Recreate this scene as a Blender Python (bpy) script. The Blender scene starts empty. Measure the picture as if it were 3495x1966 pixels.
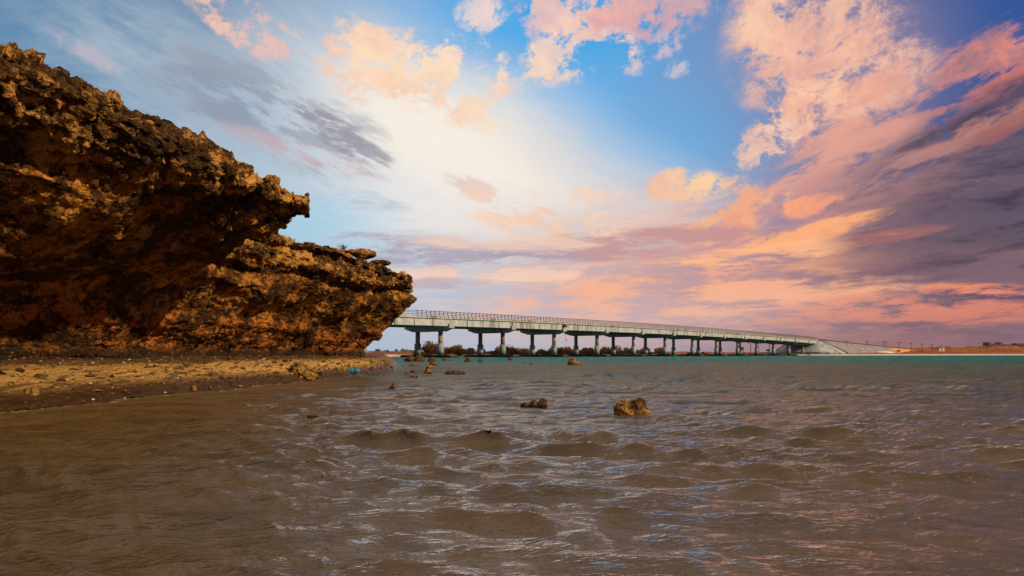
import bpy, bmesh, math, random
import numpy as np
from mathutils import Vector, Matrix

random.seed(7)
RNG = np.random.default_rng(11)
R = math.radians
sc = bpy.context.scene
COL = sc.collection

# ------------------------------------------------------------------ camera
CAM_H = 1.2
FPX = 1024 * 24 / 36.0
HOR = 353.7
cam = bpy.data.cameras.new('camera')
cam.lens = 24; cam.sensor_width = 36; cam.sensor_fit = 'HORIZONTAL'
cam.shift_y = (HOR - 288) / 1024
cam.clip_start = 0.1; cam.clip_end = 20000
camo = bpy.data.objects.new('camera', cam)
camo.location = (0, 0, CAM_H); camo.rotation_euler = (R(90), 0, 0)
COL.objects.link(camo); sc.camera = camo

# ------------------------------------------------------------------ view, sampling
sc.view_settings.view_transform = 'Standard'; sc.view_settings.look = 'None'
sc.view_settings.exposure = 0.0; sc.view_settings.gamma = 1.0
sc.view_settings.use_curve_mapping = False
sc.render.engine = 'CYCLES'
sc.cycles.use_denoising = True
sc.cycles.use_adaptive_sampling = True; sc.cycles.adaptive_threshold = .02; sc.cycles.adaptive_min_samples = 8
sc.cycles.max_bounces = 6; sc.cycles.diffuse_bounces = 2; sc.cycles.glossy_bounces = 3
sc.cycles.transmission_bounces = 4; sc.cycles.caustics_reflective = False; sc.cycles.caustics_refractive = False

# ------------------------------------------------------------------ sun
SUN_AZ, SUN_EL = R(114), R(27)          # azimuth clockwise from +Y: to the right and a little behind the camera
sdir = Vector((math.sin(SUN_AZ) * math.cos(SUN_EL), math.cos(SUN_AZ) * math.cos(SUN_EL), math.sin(SUN_EL)))
sl = bpy.data.lights.new('sun', 'SUN'); sl.energy = 5.0; sl.angle = R(0.8); sl.color = (1.0, 0.74, 0.44)
so = bpy.data.objects.new('sun', sl); so.rotation_euler = (-sdir).to_track_quat('-Z', 'Y').to_euler()
so.location = (60, -40, 60); COL.objects.link(so)

# ------------------------------------------------------------------ node helper
class NT:
    """tiny expression builder over a node tree"""
    def __init__(s, tree): s.t = tree; s.n = tree.nodes; s.l = tree.links
    def new(s, kind, **kw):
        n = s.n.new(kind)
        for k, v in kw.items(): setattr(n, k, v)
        return n
    def put(s, sock, v):
        if isinstance(v, E): s.l.new(v.k, sock)
        elif isinstance(v, bpy.types.NodeSocket): s.l.new(v, sock)
        else:
            if hasattr(sock.default_value, '__len__') and not isinstance(v, (tuple, list)): v = (v,) * 3
            if hasattr(sock.default_value, '__len__') and len(sock.default_value) == 4 and len(v) == 3: v = (*v, 1)
            sock.default_value = v
    def m(s, op, a, b=None, c=None, clamp=False):
        n = s.new('ShaderNodeMath', operation=op); n.use_clamp = clamp
        s.put(n.inputs[0], a)
        if b is not None: s.put(n.inputs[1], b)
        if c is not None: s.put(n.inputs[2], c)
        return E(s, n.outputs[0])
    def vm(s, op, a, b=None):
        n = s.new('ShaderNodeVectorMath', operation=op)
        s.put(n.inputs[0], a)
        if b is not None: s.put(n.inputs[3 if op == 'SCALE' else 1], b)
        return E(s, n.outputs['Value' if op in ('LENGTH', 'DOT_PRODUCT') else 'Vector'])
    def sep(s, v):
        n = s.new('ShaderNodeSeparateXYZ'); s.put(n.inputs[0], v)
        return [E(s, o) for o in n.outputs]
    def comb(s, x, y, z=0.0):
        n = s.new('ShaderNodeCombineXYZ')
        for i, v in enumerate((x, y, z)): s.put(n.inputs[i], v)
        return E(s, n.outputs[0])
    def noise(s, vec, scale, detail=6, rough=.55, lac=2.0, dist=0.0, color=False, dim='3D'):
        n = s.new('ShaderNodeTexNoise', noise_dimensions=dim); s.put(n.inputs['Vector'], vec)
        n.inputs['Scale'].default_value = scale; n.inputs['Detail'].default_value = detail
        n.inputs['Roughness'].default_value = rough; n.inputs['Lacunarity'].default_value = lac
        n.inputs['Distortion'].default_value = dist
        return E(s, n.outputs['Color' if color else 'Fac'])
    def voro(s, vec, scale, feature='F1'):
        n = s.new('ShaderNodeTexVoronoi', feature=feature); s.put(n.inputs['Vector'], vec)
        n.inputs['Scale'].default_value = scale
        return E(s, n.outputs['Distance'])
    def ss(s, x, lo, hi, a=0.0, b=1.0):
        n = s.new('ShaderNodeMapRange', interpolation_type='SMOOTHSTEP')
        s.put(n.inputs[0], x); s.put(n.inputs[1], lo); s.put(n.inputs[2], hi); s.put(n.inputs[3], a); s.put(n.inputs[4], b)
        return E(s, n.outputs[0])
    def mix(s, f, a, b):
        n = s.new('ShaderNodeMix', data_type='RGBA')
        s.put(n.inputs[0], f); s.put(n.inputs[6], a); s.put(n.inputs[7], b)
        return E(s, n.outputs[2])
    def mul(s, a, b):
        n = s.new('ShaderNodeMix', data_type='RGBA', blend_type='MULTIPLY')
        n.inputs[0].default_value = 1; s.put(n.inputs[6], a); s.put(n.inputs[7], b)
        return E(s, n.outputs[2])
    def bump(s, h, strength, dist, normal=None):
        n = s.new('ShaderNodeBump'); n.inputs['Strength'].default_value = strength
        n.inputs['Distance'].default_value = dist; s.put(n.inputs['Height'], h)
        if normal is not None: s.put(n.inputs['Normal'], normal)
        return E(s, n.outputs[0])
class E:
    def __init__(s, t, k): s.t = t; s.k = k
    def __add__(s, o): return s.t.m('ADD', s, o)
    __radd__ = __add__
    def __sub__(s, o): return s.t.m('SUBTRACT', s, o)
    def __rsub__(s, o): return s.t.m('SUBTRACT', o, s)
    def __mul__(s, o): return s.t.m('MULTIPLY', s, o)
    __rmul__ = __mul__
    def __truediv__(s, o): return s.t.m('DIVIDE', s, o)
    def __rtruediv__(s, o): return s.t.m('DIVIDE', o, s)

def lin(r, g, b):
    """sRGB 0-255 to linear"""
    f = lambda c: (c / 255) / 12.92 if c <= 10 else ((c / 255 + .055) / 1.055) ** 2.4
    return (f(r), f(g), f(b))

# ------------------------------------------------------------------ world: Nishita sky under sunset clouds
wd = bpy.data.worlds.new('World'); sc.world = wd; wd.use_nodes = True
def build_sky():
    t = NT(wd.node_tree); t.n.clear()
    sky = t.new('ShaderNodeTexSky', sky_type='NISHITA'); sky.sun_disc = False
    sky.sun_elevation = SUN_EL; sky.sun_rotation = SUN_AZ
    sky.air_density = 1.0; sky.dust_density = 0.3; sky.ozone_density = 3.0
    BG = 0.1; K = 1.0 / BG
    tc = t.new('ShaderNodeTexCoord')
    d = t.vm('NORMALIZE', tc.outputs['Generated'])
    x, y, z = t.sep(d)
    az = t.m('ARCTAN2', x, y) * 57.29578
    el = t.m('ARCSINE', z) * 57.29578
    p = t.comb(az, el, 0.0)                                      # degrees on the sky sphere
    def P(dx, dy):
        u, v = dx / 2.5156, dy / 2.5156
        a = math.atan((u - 512) / FPX)
        return math.degrees(a), math.degrees(math.atan((HOR - v) / FPX * math.cos(a)))
    def mapping(vec, loc_, ang, sx, sy, kind='TEXTURE'):
        n = t.new('ShaderNodeMapping', vector_type=kind)
        t.put(n.inputs['Vector'], vec); n.inputs['Location'].default_value = (loc_[0], loc_[1], 0)
        n.inputs['Rotation'].default_value = (0, 0, R(ang)); n.inputs['Scale'].default_value = (sx, sy, 1)
        return E(t, n.outputs[0])
    def blob(cx, cy, rx, ry, ang=0.0):
        """soft ellipse on the sky sphere: 1 at the centre, 0 at the rim"""
        a0, e0 = P(cx, cy); k = .0333 * math.cos(R(a0)) ** 2
        return t.ss(t.vm('LENGTH', mapping(p, (a0, e0), ang, rx * k, ry * k)), 1.0, 0.0)
    def blobq(cx, cy, rx, ry, ang=0.0):
        """the same, as a plain dome that is cheaper to evaluate"""
        a0, e0 = P(cx, cy); k = .0333 * math.cos(R(a0)) ** 2 * .84
        v = mapping(p, (a0, e0), ang, rx * k, ry * k)
        return t.m('SUBTRACT', 1.0, t.vm('DOT_PRODUCT', v, v), clamp=True)
    # noise fields
    w1 = t.vm('SCALE', t.vm('SUBTRACT', t.noise(p, 0.16, 2, .5, color=True, dim='2D'), (.5, .5, .5)), 2.6)
    pw = t.vm('ADD', p, w1)
    ps = t.vm('ADD', p, t.vm('SCALE', w1, .30))
    nP = t.noise(mapping(pw, (3.1, 1.7), 8, 1.45, 1.0), 0.32, 7, .72, dim='2D') - .5       # billows
    nF = t.noise(mapping(pw, (17, 5), 0, 1.2, 1.0), 0.30, 6, .70, dim='2D') - .5           # shading inside clouds
    nD = t.noise(mapping(ps, (0, 0), -19, 6.5, 1.7), 1.0, 7, .68, dim='2D') - .5            # streaks falling to the right
    nU = t.noise(mapping(ps, (5, 9), 19, 6.0, 1.7), 1.0, 7, .68, dim='2D') - .5             # streaks rising to the right
    nH = t.noise(mapping(ps, (9, 2), 2, 7.0, 1.35), 1.0, 7, .68, dim='2D') - .5             # level bands
    gain = {}
    def ragged(n, k):
        if (id(n), k) not in gain: gain[(id(n), k)] = t.m('MULTIPLY_ADD', n, k, 1.0)
        return gain[(id(n), k)]
    def C(r, g, b):
        c = lin(r, g, b); return tuple(v * K for v in c)
    col = t.mul(E(t, sky.outputs[0]), (0.75, 1.0, 1.25))
    def layer(alpha, color):
        nonlocal col
        col = t.mix(alpha, col, color)
    def cl(b, n, k, lo, hi, a, color):
        layer(t.ss(b * ragged(n, 5.0), lo - .08, hi + .18, 0.0, a), color)
    # ---- clear sky: azure in the middle, slate to the left, indigo to the right, pale and dusty at the horizon
    top = t.mix(t.ss(az, -27, -3), C(74, 124, 160), t.mix(t.ss(az, 6, 30), C(58, 168, 232), C(38, 74, 144)))
    layer(t.ss(el, -2, 10, .75, .80), top)
    layer(t.ss(el, 20, 3) * .72, t.mix(t.ss(az, 0, 26), C(178, 208, 224), C(128, 122, 152)))
    # ---- veils and the big pale glow
    layer(blob(250, 260, 1000, 420, -12) * t.ss(nU, -.22, .20, .25, .95) * .55, C(150, 176, 196))
    layer(blob(500, 190, 620, 190, -16) * t.ss(nD, -.18, .20) * .6, C(186, 200, 210))
    layer(blob(1180, 480, 1150, 470, -16) * t.ss(nD, -.3, .22, .75, 1.0), C(222, 226, 228))
    layer(blob(1200, 390, 760, 340, -27) * t.ss(nD, -.34, .10, .66, .95), C(249, 240, 228))
    layer(blob(1060, 330, 360, 150, -24), C(247, 238, 225))
    layer(blob(1560, 480, 620, 170, -30) * t.ss(nD, -.25, .2, .5, 1.0) * .8, C(236, 220, 206))
    layer(blob(1180, 570, 620, 150, 0) * t.ss(nH, -.18, .10) * .9, C(238, 230, 226))
    layer(blob(1640, 270, 480, 330, -20) * .60, C(96, 176, 232))
    layer(blob(1250, 60, 420, 170, -6) * .60, C(58, 168, 234))
    layer(blob(800, 560, 330, 110, 0) * .60, C(160, 206, 228))
    layer(blob(1470, 590, 200, 60, 0) * .45, C(196, 216, 222))
    # ---- grey streaks at left
    cl(blobq(700, 290, 480, 190, -19), nD, 2.6, .34, .95, .62, C(134, 142, 160))
    cl(blobq(540, 240, 330, 110, -6), nD, 2.6, .40, 1.0, .60, C(140, 154, 174))
    cl(blobq(860, 340, 230, 60, -26), nD, 2.2, .36, .85, .60, C(142, 136, 152))
    cl(blobq(760, 385, 340, 46, -12), nD, 2.2, .36, .90, .55, C(214, 176, 176))
    cl(blobq(880, 500, 260, 50, -4), nH, 2.4, .55, 1.05, .5, C(170, 184, 200))
    cl(blobq(1250, 495, 240, 70, -20), nD, 2.6, .40, .95, .65, C(216, 184, 178))
    cl(blobq(1300, 530, 260, 100, -14), nD, 2.6, .42, .95, .75, C(250, 212, 184))
    # ---- peach cloud with lit and shaded billows
    lit = t.ss(nF, -.24, .20)
    def puff(cx, cy, rx, ry, ang, c1, c2, lo=.36, hi=.74, k=3.0, a=.95, n=None):
        b = blobq(cx, cy, rx * .97, ry * .97, ang)
        layer(t.ss(b * ragged(n or nP, 7.5), lo - .16, hi + .30, 0.0, a), t.mix(lit, C(*c2), C(*c1)))
    for cx, cy, rx, ry, an in ((560, 12, 210, 70, -12), (590, 90, 150, 36, -24), (680, 112, 80, 44, -20), (820, 100, 110, 36, -46), (730, 78, 60, 22, -25)):
        puff(cx, cy, rx, ry, an, (252, 200, 176), (226, 186, 184), .36, .92, 2.8, .85)
    puff(220, 135, 190, 44, -20, (214, 190, 196), (180, 180, 196), .36, .95, 2.8, .45)
    puff(1010, 175, 300, 120, -22, (255, 222, 188), (246, 200, 176), .28, .72, 2.6)
    puff(1120, 145, 190, 90, -10, (255, 226, 196), (236, 200, 186), .38, .70, 3.4)
    puff(1220, 175, 150, 90, -28, (254, 222, 196), (226, 200, 194), .42, .72, 3.6)
    puff(1120, 225, 260, 110, -24, (252, 222, 192), (244, 212, 190), .34, .95, 2.4, .9)
    puff(850, 190, 170, 60, -28, (252, 206, 178), (226, 198, 186), .42, .95, 3.0, .85)
    puff(1212, 38, 110, 60, 0, (246, 214, 204), (200, 204, 218), .34, .80, 3.0)
    puff(1440, 40, 230, 110, -10, (252, 208, 186), (224, 186, 188), .34, .78, 3.0)
    puff(1420, 145, 180, 90, 10, (255, 222, 190), (226, 200, 196), .36, .74, 3.2)
    puff(1640, 20, 290, 120, 8, (244, 178, 162), (206, 166, 176), .30, .80, 2.8)
    puff(1570, 130, 120, 70, -24, (246, 212, 202), (196, 196, 212), .38, .80, 3.0)
    puff(1675, 115, 90, 50, 10, (222, 204, 210), (180, 180, 205), .42, .9, 3.0)
    puff(1700, 172, 60, 34, 0, (226, 214, 222), (196, 196, 214), .30, .8, 2.2)
    layer(blob(1800, 120, 420, 240, 30) * .45, C(146, 150, 186))
    # ---- tall cream column spreading down to the right
    layer(blob(2100, 180, 420, 420, 50) * .55, C(190, 164, 170))
    puff(2020, 40, 330, 280, 60, (252, 204, 172), (226, 172, 158), .14, .80, 2.0)
    puff(2110, 210, 330, 330, 50, (246, 192, 166), (222, 164, 154), .16, .85, 2.2)
    puff(2200, 330, 420, 220, 22, (238, 170, 148), (198, 150, 152), .22, .90, 2.2, .95, nU)
    puff(1990, 300, 260, 110, 32, (255, 208, 172), (236, 172, 152), .36, .74, 3.4)
    puff(1930, 360, 150, 80, 24, (255, 214, 182), (220, 180, 172), .40, .72, 3.6)
    # ---- right: mauve grey mass with pink upper edges
    layer(blob(2560, 620, 1250, 620, 14) * t.ss(nU, -.28, .15, .80, 1.0), t.mix(t.ss(nH, -.14, .12), C(96, 84, 104), C(136, 110, 122)))
    puff(2480, 170, 320, 160, 26, (238, 146, 126), (150, 116, 132), .30, .85, 2.8, .95, nU)
    puff(2500, 235, 330, 90, 18, (226, 128, 116), (190, 116, 118), .34, .90, 2.4, .9, nU)
    cl(blobq(2440, 335, 680, 130, 22), nU, 2.4, .30, .90, .95, C(84, 78, 100))
    cl(blobq(2360, 440, 760, 120, 18), nU, 2.2, .34, .95, .80, C(120, 104, 120))
    cl(blobq(2400, 360, 420, 60, 22), nU, 2.8, .44, .90, .90, C(236, 160, 142))
    cl(blobq(2540, 320, 200, 50, 20), nU, 2.8, .40, .90, .85, C(214, 130, 122))
    cl(blobq(2100, 400, 340, 70, 22), nU, 2.8, .40, .90, .80, C(236, 168, 152))
    # ---- long salmon field low over the bridge
    layer(blob(1780, 700, 1150, 330, 4) * t.ss(nH, -.25, .12, .75, 1.0) * .96, t.mix(t.ss(nH, -.14, .12), C(190, 138, 140), C(244, 172, 136)))
    cl(blobq(2080, 500, 560, 110, 12), nU, 2.4, .34, .95, .80, C(206, 152, 150))
    layer(blob(2640, 510, 1060, 600, 10) * t.ss(nU, -.25, .05, .70, 1.0) * .92, t.mix(t.ss(nH, -.14, .14), C(58, 55, 76), C(96, 82, 100)))
    puff(1730, 468, 170, 70, -4, (255, 212, 160), (238, 186, 160), .38, .86, 3.2)
    puff(1800, 500, 200, 60, 20, (255, 204, 152), (236, 176, 150), .40, .95, 3.2, .85)
    puff(1830, 545, 240, 90, 16, (255, 200, 142), (238, 162, 132), .34, .80, 3.0)
    puff(1500, 492, 150, 46, 0, (252, 214, 182), (238, 206, 190), .42, .95, 3.0, .8)
    puff(1490, 570, 170, 60, 0, (254, 214, 172), (238, 196, 172), .38, .95, 2.8, .85)
    puff(2030, 520, 150, 44, 10, (252, 168, 124), (220, 146, 130), .36, .90, 3.0)
    cl(blobq(1700, 610, 900, 70, 2), nH, 2.6, .38, .95, .80, C(190, 142, 148))
    cl(blobq(2020, 590, 420, 50, 8), nU, 3.0, .38, .85, .90, C(255, 178, 124))
    cl(blobq(1900, 640, 420, 50, 4), nH, 3.0, .42, .90, .85, C(255, 186, 138))
    cl(blobq(2260, 590, 200, 30, 4), nH, 2.8, .36, .85, .90, C(250, 150, 110))
    cl(blobq(2420, 560, 560, 150, 4), nH, 2.2, .30, .95, .75, C(98, 86, 104))
    cl(blobq(2380, 700, 620, 130, 0), nH, 2.6, .36, .95, .80, C(124, 98, 112))
    cl(blobq(1750, 745, 800, 90, 2), nH, 3.0, .40, .95, .85, C(252, 176, 134))
    cl(blobq(2300, 780, 800, 90, 2), nH, 3.0, .40, .95, .85, C(226, 134, 112))
    cl(blobq(2440, 730, 220, 34, -2), nH, 2.8, .36, .85, .85, C(246, 146, 108))
    cl(blobq(1150, 640, 520, 80, -3), nH, 2.8, .32, .85, .85, C(168, 160, 178))
    cl(blobq(1250, 610, 420, 40, -1), nH, 2.8, .44, .95, .75, C(244, 210, 188))
    cl(blobq(1200, 690, 520, 50, 2), nH, 2.8, .44, .95, .80, C(248, 208, 184))
    cl(blobq(1130, 712, 200, 26, 2), nH, 2.4, .40, .9, .7, C(176, 166, 180))
    layer(blob(1560, 800, 900, 130, 2) * t.ss(nH, -.2, .15, .5, 1.0) * .6, C(226, 186, 172))
    # ---- the same broken sunset cover goes on round the rest of the sky
    side = t.ss(t.m('ABSOLUTE', az), 40, 58)
    layer(side * t.ss(nH + nP * .6 + t.ss(el, 60, 5) * .05, -.10, .14) * .85, t.mix(t.ss(nF, -.1, .1), C(140, 118, 132), C(232, 180, 158)))
    # ---- overhead the peach broken cloud and thin veil of the upper frame go on
    layer(t.ss(el, 25, 38) * t.ss(nP * 1.2 + nF * .5, -.20, .08, .55, .95), t.mix(lit, C(206, 186, 186), C(250, 214, 190)))
    # ---- dusty air at the horizon
    layer(t.ss(el, 4.2, -0.5) * .60, t.mix(t.ss(az, -6, 28), C(172, 178, 196), C(158, 106, 104)))
    bg = t.new('ShaderNodeBackground'); bg.inputs['Strength'].default_value = BG
    t.put(bg.inputs['Color'], col)
    out = t.new('ShaderNodeOutputWorld'); t.l.new(bg.outputs[0], out.inputs[0])
build_sky()
wd.cycles.sampling_method = 'MANUAL'; wd.cycles.sample_map_resolution = 1024

# ------------------------------------------------------------------ numpy noise
def _h(i, j, k, seed):
    n = (i.astype(np.int64) * 374761393 + j.astype(np.int64) * 668265263 + k.astype(np.int64) * 2147483647 + seed * 974711) & 0xffffffff
    n = ((n ^ (n >> 13)) * 1274126177) & 0xffffffff
    n = ((n ^ (n >> 16)) * 2246822519) & 0xffffffff
    return ((n ^ (n >> 15)) & 0xffffff).astype(np.float64) / 0xffffff
def vnoise(p, seed=0):
    """value noise in [-1,1], p is (N,3)"""
    f = np.floor(p); w = p - f; i = f.astype(np.int64)
    w = w * w * w * (w * (w * 6 - 15) + 10)
    r = 0
    for a in (0, 1):
        wx = w[:, 0] if a else 1 - w[:, 0]
        for b in (0, 1):
            wy = w[:, 1] if b else 1 - w[:, 1]
            for c in (0, 1):
                wz = w[:, 2] if c else 1 - w[:, 2]
                r = r + wx * wy * wz * _h(i[:, 0] + a, i[:, 1] + b, i[:, 2] + c, seed)
    return r * 2 - 1
def fbm(p, octs=4, seed=0, gain=.5, lac=2.03):
    r = 0; a = 1; s = 0
    for o in range(octs):
        r = r + a * vnoise(p * lac ** o + 13.7 * o, seed + o); s += a; a *= gain
    return r / s
def ridged(p, octs=4, seed=0, gain=.55):
    r = 0; a = 1; s = 0
    for o in range(octs):
        r = r + a * (1 - 2 * np.abs(vnoise(p * 2.07 ** o + 5.1 * o, seed + o))); s += a; a *= gain
    return r / s
def worley(p, seed=0):
    f = np.floor(p).astype(np.int64); best = np.full(len(p), 9.0)
    for a in (-1, 0, 1):
        for b in (-1, 0, 1):
            for c in (-1, 0, 1):
                i, j, k = f[:, 0] + a, f[:, 1] + b, f[:, 2] + c
                d = (i + _h(i, j, k, seed) - p[:, 0]) ** 2 + (j + _h(i, j, k, seed + 1) - p[:, 1]) ** 2 + (k + _h(i, j, k, seed + 2) - p[:, 2]) ** 2
                best = np.minimum(best, d)
    return np.sqrt(best)
def sstep(x, a, b):
    t = np.clip((x - a) / (b - a), 0, 1); return t * t * (3 - 2 * t)

# ------------------------------------------------------------------ object helpers
def link(name, mesh, mat=None, parent=None, smooth=False, loc=None, rot=None):
    o = bpy.data.objects.new(name, mesh); COL.objects.link(o)
    if mat is not None and not mesh.materials: mesh.materials.append(mat)
    if parent is not None: o.parent = parent
    if smooth: mesh.polygons.foreach_set('use_smooth', [True] * len(mesh.polygons))
    if loc is not None: o.location = loc
    if rot is not None: o.rotation_euler = rot
    return o
def empty(name, loc=(0, 0, 0), rz=0.0):
    o = bpy.data.objects.new(name, None); COL.objects.link(o); o.location = loc; o.rotation_euler = (0, 0, rz)
    o.empty_display_size = .3
    return o
def tag(o, label=None, cat=None, group=None, kind=None):
    for k, v in (('label', label), ('category', cat), ('group', group), ('kind', kind)):
        if v: o[k] = v
    return o
def grid_mesh(name, P, mask=None):
    """P is (n,m,3)"""
    n, m = P.shape[:2]
    idx = np.arange(n * m).reshape(n, m)
    f = np.stack([idx[:-1, :-1], idx[:-1, 1:], idx[1:, 1:], idx[1:, :-1]], -1).reshape(-1, 4)
    if mask is not None: f = f[mask.reshape(-1)]
    me = bpy.data.meshes.new(name)
    me.vertices.add(n * m); me.vertices.foreach_set('co', P.reshape(-1).astype(np.float32))
    me.loops.add(len(f) * 4); me.loops.foreach_set('vertex_index', f.reshape(-1).astype(np.int32))
    me.polygons.add(len(f)); me.polygons.foreach_set('loop_start', np.arange(0, len(f) * 4, 4, dtype=np.int32))
    me.polygons.foreach_set('use_smooth', np.ones(len(f), dtype=bool))
    me.update(calc_edges=True); me.validate()
    return me
def poly_mesh(name, verts, faces):
    me = bpy.data.meshes.new(name); me.from_pydata([tuple(v) for v in verts], [], faces); me.update(); return me
def box_vf(x0, x1, y0, y1, z0, z1):
    v = [(x0, y0, z0), (x1, y0, z0), (x1, y1, z0), (x0, y1, z0), (x0, y0, z1), (x1, y0, z1), (x1, y1, z1), (x0, y1, z1)]
    f = [(0, 3, 2, 1), (4, 5, 6, 7), (0, 1, 5, 4), (1, 2, 6, 5), (2, 3, 7, 6), (3, 0, 4, 7)]
    return v, f
def join_vf(parts):
    V, F = [], []
    for v, f in parts:
        o = len(V); V += list(v); F += [tuple(i + o for i in q) for q in f]
    return V, F
def cyl_vf(r0, r1, z0, z1, n=20, cx=0, cy=0):
    v = [(cx + r0 * math.cos(2 * math.pi * i / n), cy + r0 * math.sin(2 * math.pi * i / n), z0) for i in range(n)]
    v += [(cx + r1 * math.cos(2 * math.pi * i / n), cy + r1 * math.sin(2 * math.pi * i / n), z1) for i in range(n)]
    f = [(i, (i + 1) % n, n + (i + 1) % n, n + i) for i in range(n)] + [tuple(range(n - 1, -1, -1)), tuple(range(n, 2 * n))]
    return v, f
def tube_vf(a, b, r0, r1, n=5):
    a, b = Vector(a), Vector(b); d = (b - a).normalized()
    s = d.cross(Vector((0, 0, 1)) if abs(d.z) < .9 else Vector((1, 0, 0))).normalized(); t = d.cross(s)
    v = []
    for p, r in ((a, r0), (b, r1)):
        v += [p + (s * math.cos(6.2832 * i / n) + t * math.sin(6.2832 * i / n)) * r for i in range(n)]
    f = [(i, (i + 1) % n, n + (i + 1) % n, n + i) for i in range(n)] + [tuple(range(n - 1, -1, -1)), tuple(range(n, 2 * n))]
    return v, f

# ------------------------------------------------------------------ materials
def material(name):
    m = bpy.data.materials.new(name); m.use_nodes = True
    t = NT(m.node_tree); b = m.node_tree.nodes['Principled BSDF']
    return m, t, b
def simple(name, col, rough=.8, var=.25, scale=3.0, bump=.0, bscale=20, metal=0.0, dirt=None, spec=.3, dsc=.40):
    m, t, b = material(name)
    g = t.new('ShaderNodeNewGeometry'); pos = g.outputs['Position']
    n = t.noise(pos, scale, 6, .6)
    lo = tuple(c * (1 - var) for c in col); hi = tuple(min(1, c * (1 + var)) for c in col)
    c = t.mix(t.ss(n, .3, .7), lo, hi)
    if dirt is not None:
        # run-off streaks: long in z
        st = t.noise(t.vm('MULTIPLY', pos, (dsc, dsc, dsc * .12)), 1.0, 6, .68)
        c = t.mix(t.ss(st, .46, .66) * .75, c, dirt)
    t.put(b.inputs['Base Color'], c); b.inputs['Roughness'].default_value = rough; b.inputs['Metallic'].default_value = metal
    b.inputs['Specular IOR Level'].default_value = spec
    if bump: t.put(b.inputs['Normal'], t.bump(t.noise(pos, bscale, 5, .6), bump, .02))
    return m
def rock_material(name, ochre, brown, dark, dark_lo=.50, dark_hi=.62, coarse=.55, fine=7.0, lower=None, cap=None, bump=.9, wetline=True):
    m, t, b = material(name)
    g = t.new('ShaderNodeNewGeometry'); pos = g.outputs['Position']; x, y, z = t.sep(pos)
    n1 = t.noise(t.vm('MULTIPLY', pos, (1, 1, 1.5)), coarse, 6, .62)
    n2 = t.noise(pos, fine, 6, .65)
    n3 = t.noise(t.vm('ADD', pos, (31, 7, 3)), fine * .33, 8, .68)
    n4 = t.noise(t.vm('ADD', pos, (3, 57, 3)), fine * 2.4, 5, .7)
    n5 = t.noise(t.vm('MULTIPLY', t.vm('ADD', pos, (11, 3, 29)), (1, 1, 1.7)), coarse * 1.1, 8, .70)
    c = t.mix(t.ss(n1, .38, .60), ochre, brown)
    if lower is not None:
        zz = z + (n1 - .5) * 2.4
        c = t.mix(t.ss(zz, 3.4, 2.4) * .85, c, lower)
    if cap is not None: c = t.mix(t.ss(z + (n1 - .5) * 1.6, 5.2, 6.0) * .8, c, cap)        # cap rock brightened in colour to stand in for sunlight on the rim
    c = t.mix(t.ss(n5, dark_lo, dark_hi) * .90, c, dark)                 # dark crust in broad patches
    c = t.mix(t.ss(n3, dark_lo + .04, dark_hi + .03) * .85, c, dark)     # and in small ones
    if lower is not None: c = t.mix(t.ss(z + (n3 - .5) * .7, 1.62, 1.22) * .9, c, (.016, .010, .006))       # ragged darker band towards the foot
    if wetline: c = t.mix(t.ss(z + (n1 - .5) * .08, .075, .02) * .9, c, (.012, .010, .006))      # slimy at the water line
    c = t.mix(t.ss(n4, .53, .63) * .75, c, dark)                         # speckle of pits
    c = t.mix(t.ss(n2, .55, .75) * .45, c, tuple(min(.8, v * 1.4) for v in ochre))   # pale grains
    t.put(b.inputs['Base Color'], c); b.inputs['Roughness'].default_value = .92; b.inputs['Specular IOR Level'].default_value = .15
    h = t.noise(pos, fine * .8, 9, .7) + t.ss(t.voro(pos, fine * 1.4), 0, .5) * .55
    t.put(b.inputs['Normal'], t.bump(h, bump, .12))
    return m
M = {}
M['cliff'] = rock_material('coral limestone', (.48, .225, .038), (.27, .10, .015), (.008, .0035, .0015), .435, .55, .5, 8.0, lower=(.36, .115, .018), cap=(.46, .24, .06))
M['rock'] = rock_material('wet coral rock', (.46, .25, .06), (.22, .095, .022), (.018, .010, .005), .47, .59, 2.2, 16, bump=.8)
M['yrock'] = rock_material('yellow coral rock', (.46, .29, .075), (.26, .14, .035), (.03, .015, .006), .48, .60, 2.2, 14, bump=.8)
M['darkrock'] = rock_material('dark coral rock', (.17, .09, .035), (.08, .04, .018), (.014, .009, .006), .48, .62, 2.2, 16, bump=.8)
M['conc'] = simple('pale concrete', (.33, .375, .395), .85, .16, .5, .15, 8, dirt=(.10, .108, .10))
M['conc_cap'] = simple('grey cap concrete', (.33, .32, .30), .88, .2, .4, .15, 8, dirt=(.2, .19, .18))
M['conc_pier'] = simple('brown stained concrete', (.34, .27, .22), .88, .22, .5, .15, 8, dirt=(.10, .07, .05))
M['conc_jacket'] = simple('blue grey pile coating', (.23, .30, .33), .7, .2, .45, .1, 8, dirt=(.13, .17, .18))
def tide_mark():
    m, t, b = M['conc_jacket'], None, None
    t = NT(m.node_tree); b = m.node_tree.nodes['Principled BSDF']
    src = b.inputs['Base Color'].links[0].from_socket
    g = t.new('ShaderNodeNewGeometry'); x, y, z = t.sep(g.outputs['Position'])
    n = t.noise(g.outputs['Position'], .8, 5, .6)
    t.put(b.inputs['Base Color'], t.mix(t.ss(z + (n - .5) * 1.6, 2.1, 1.1) * .75, src, (.035, .04, .035)))
tide_mark()
M['slab_dark'] = simple('algae blackened concrete', (.012, .012, .013), .7, .4, 1.0, .2, 6)
M['steel'] = simple('galvanised rail steel', (.05, .06, .075), .55, .15, 2.0, metal=.2)
M['rail_dark'] = simple('dark rail post steel', (.035, .04, .05), .6, .15, 2.0)
M['asphalt'] = simple('bridge asphalt', (.05, .05, .052), .9, .2, 2.0)
M['rust'] = simple('rusty twigs', (.09, .03, .015), .9, .4, 4.0)
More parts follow.
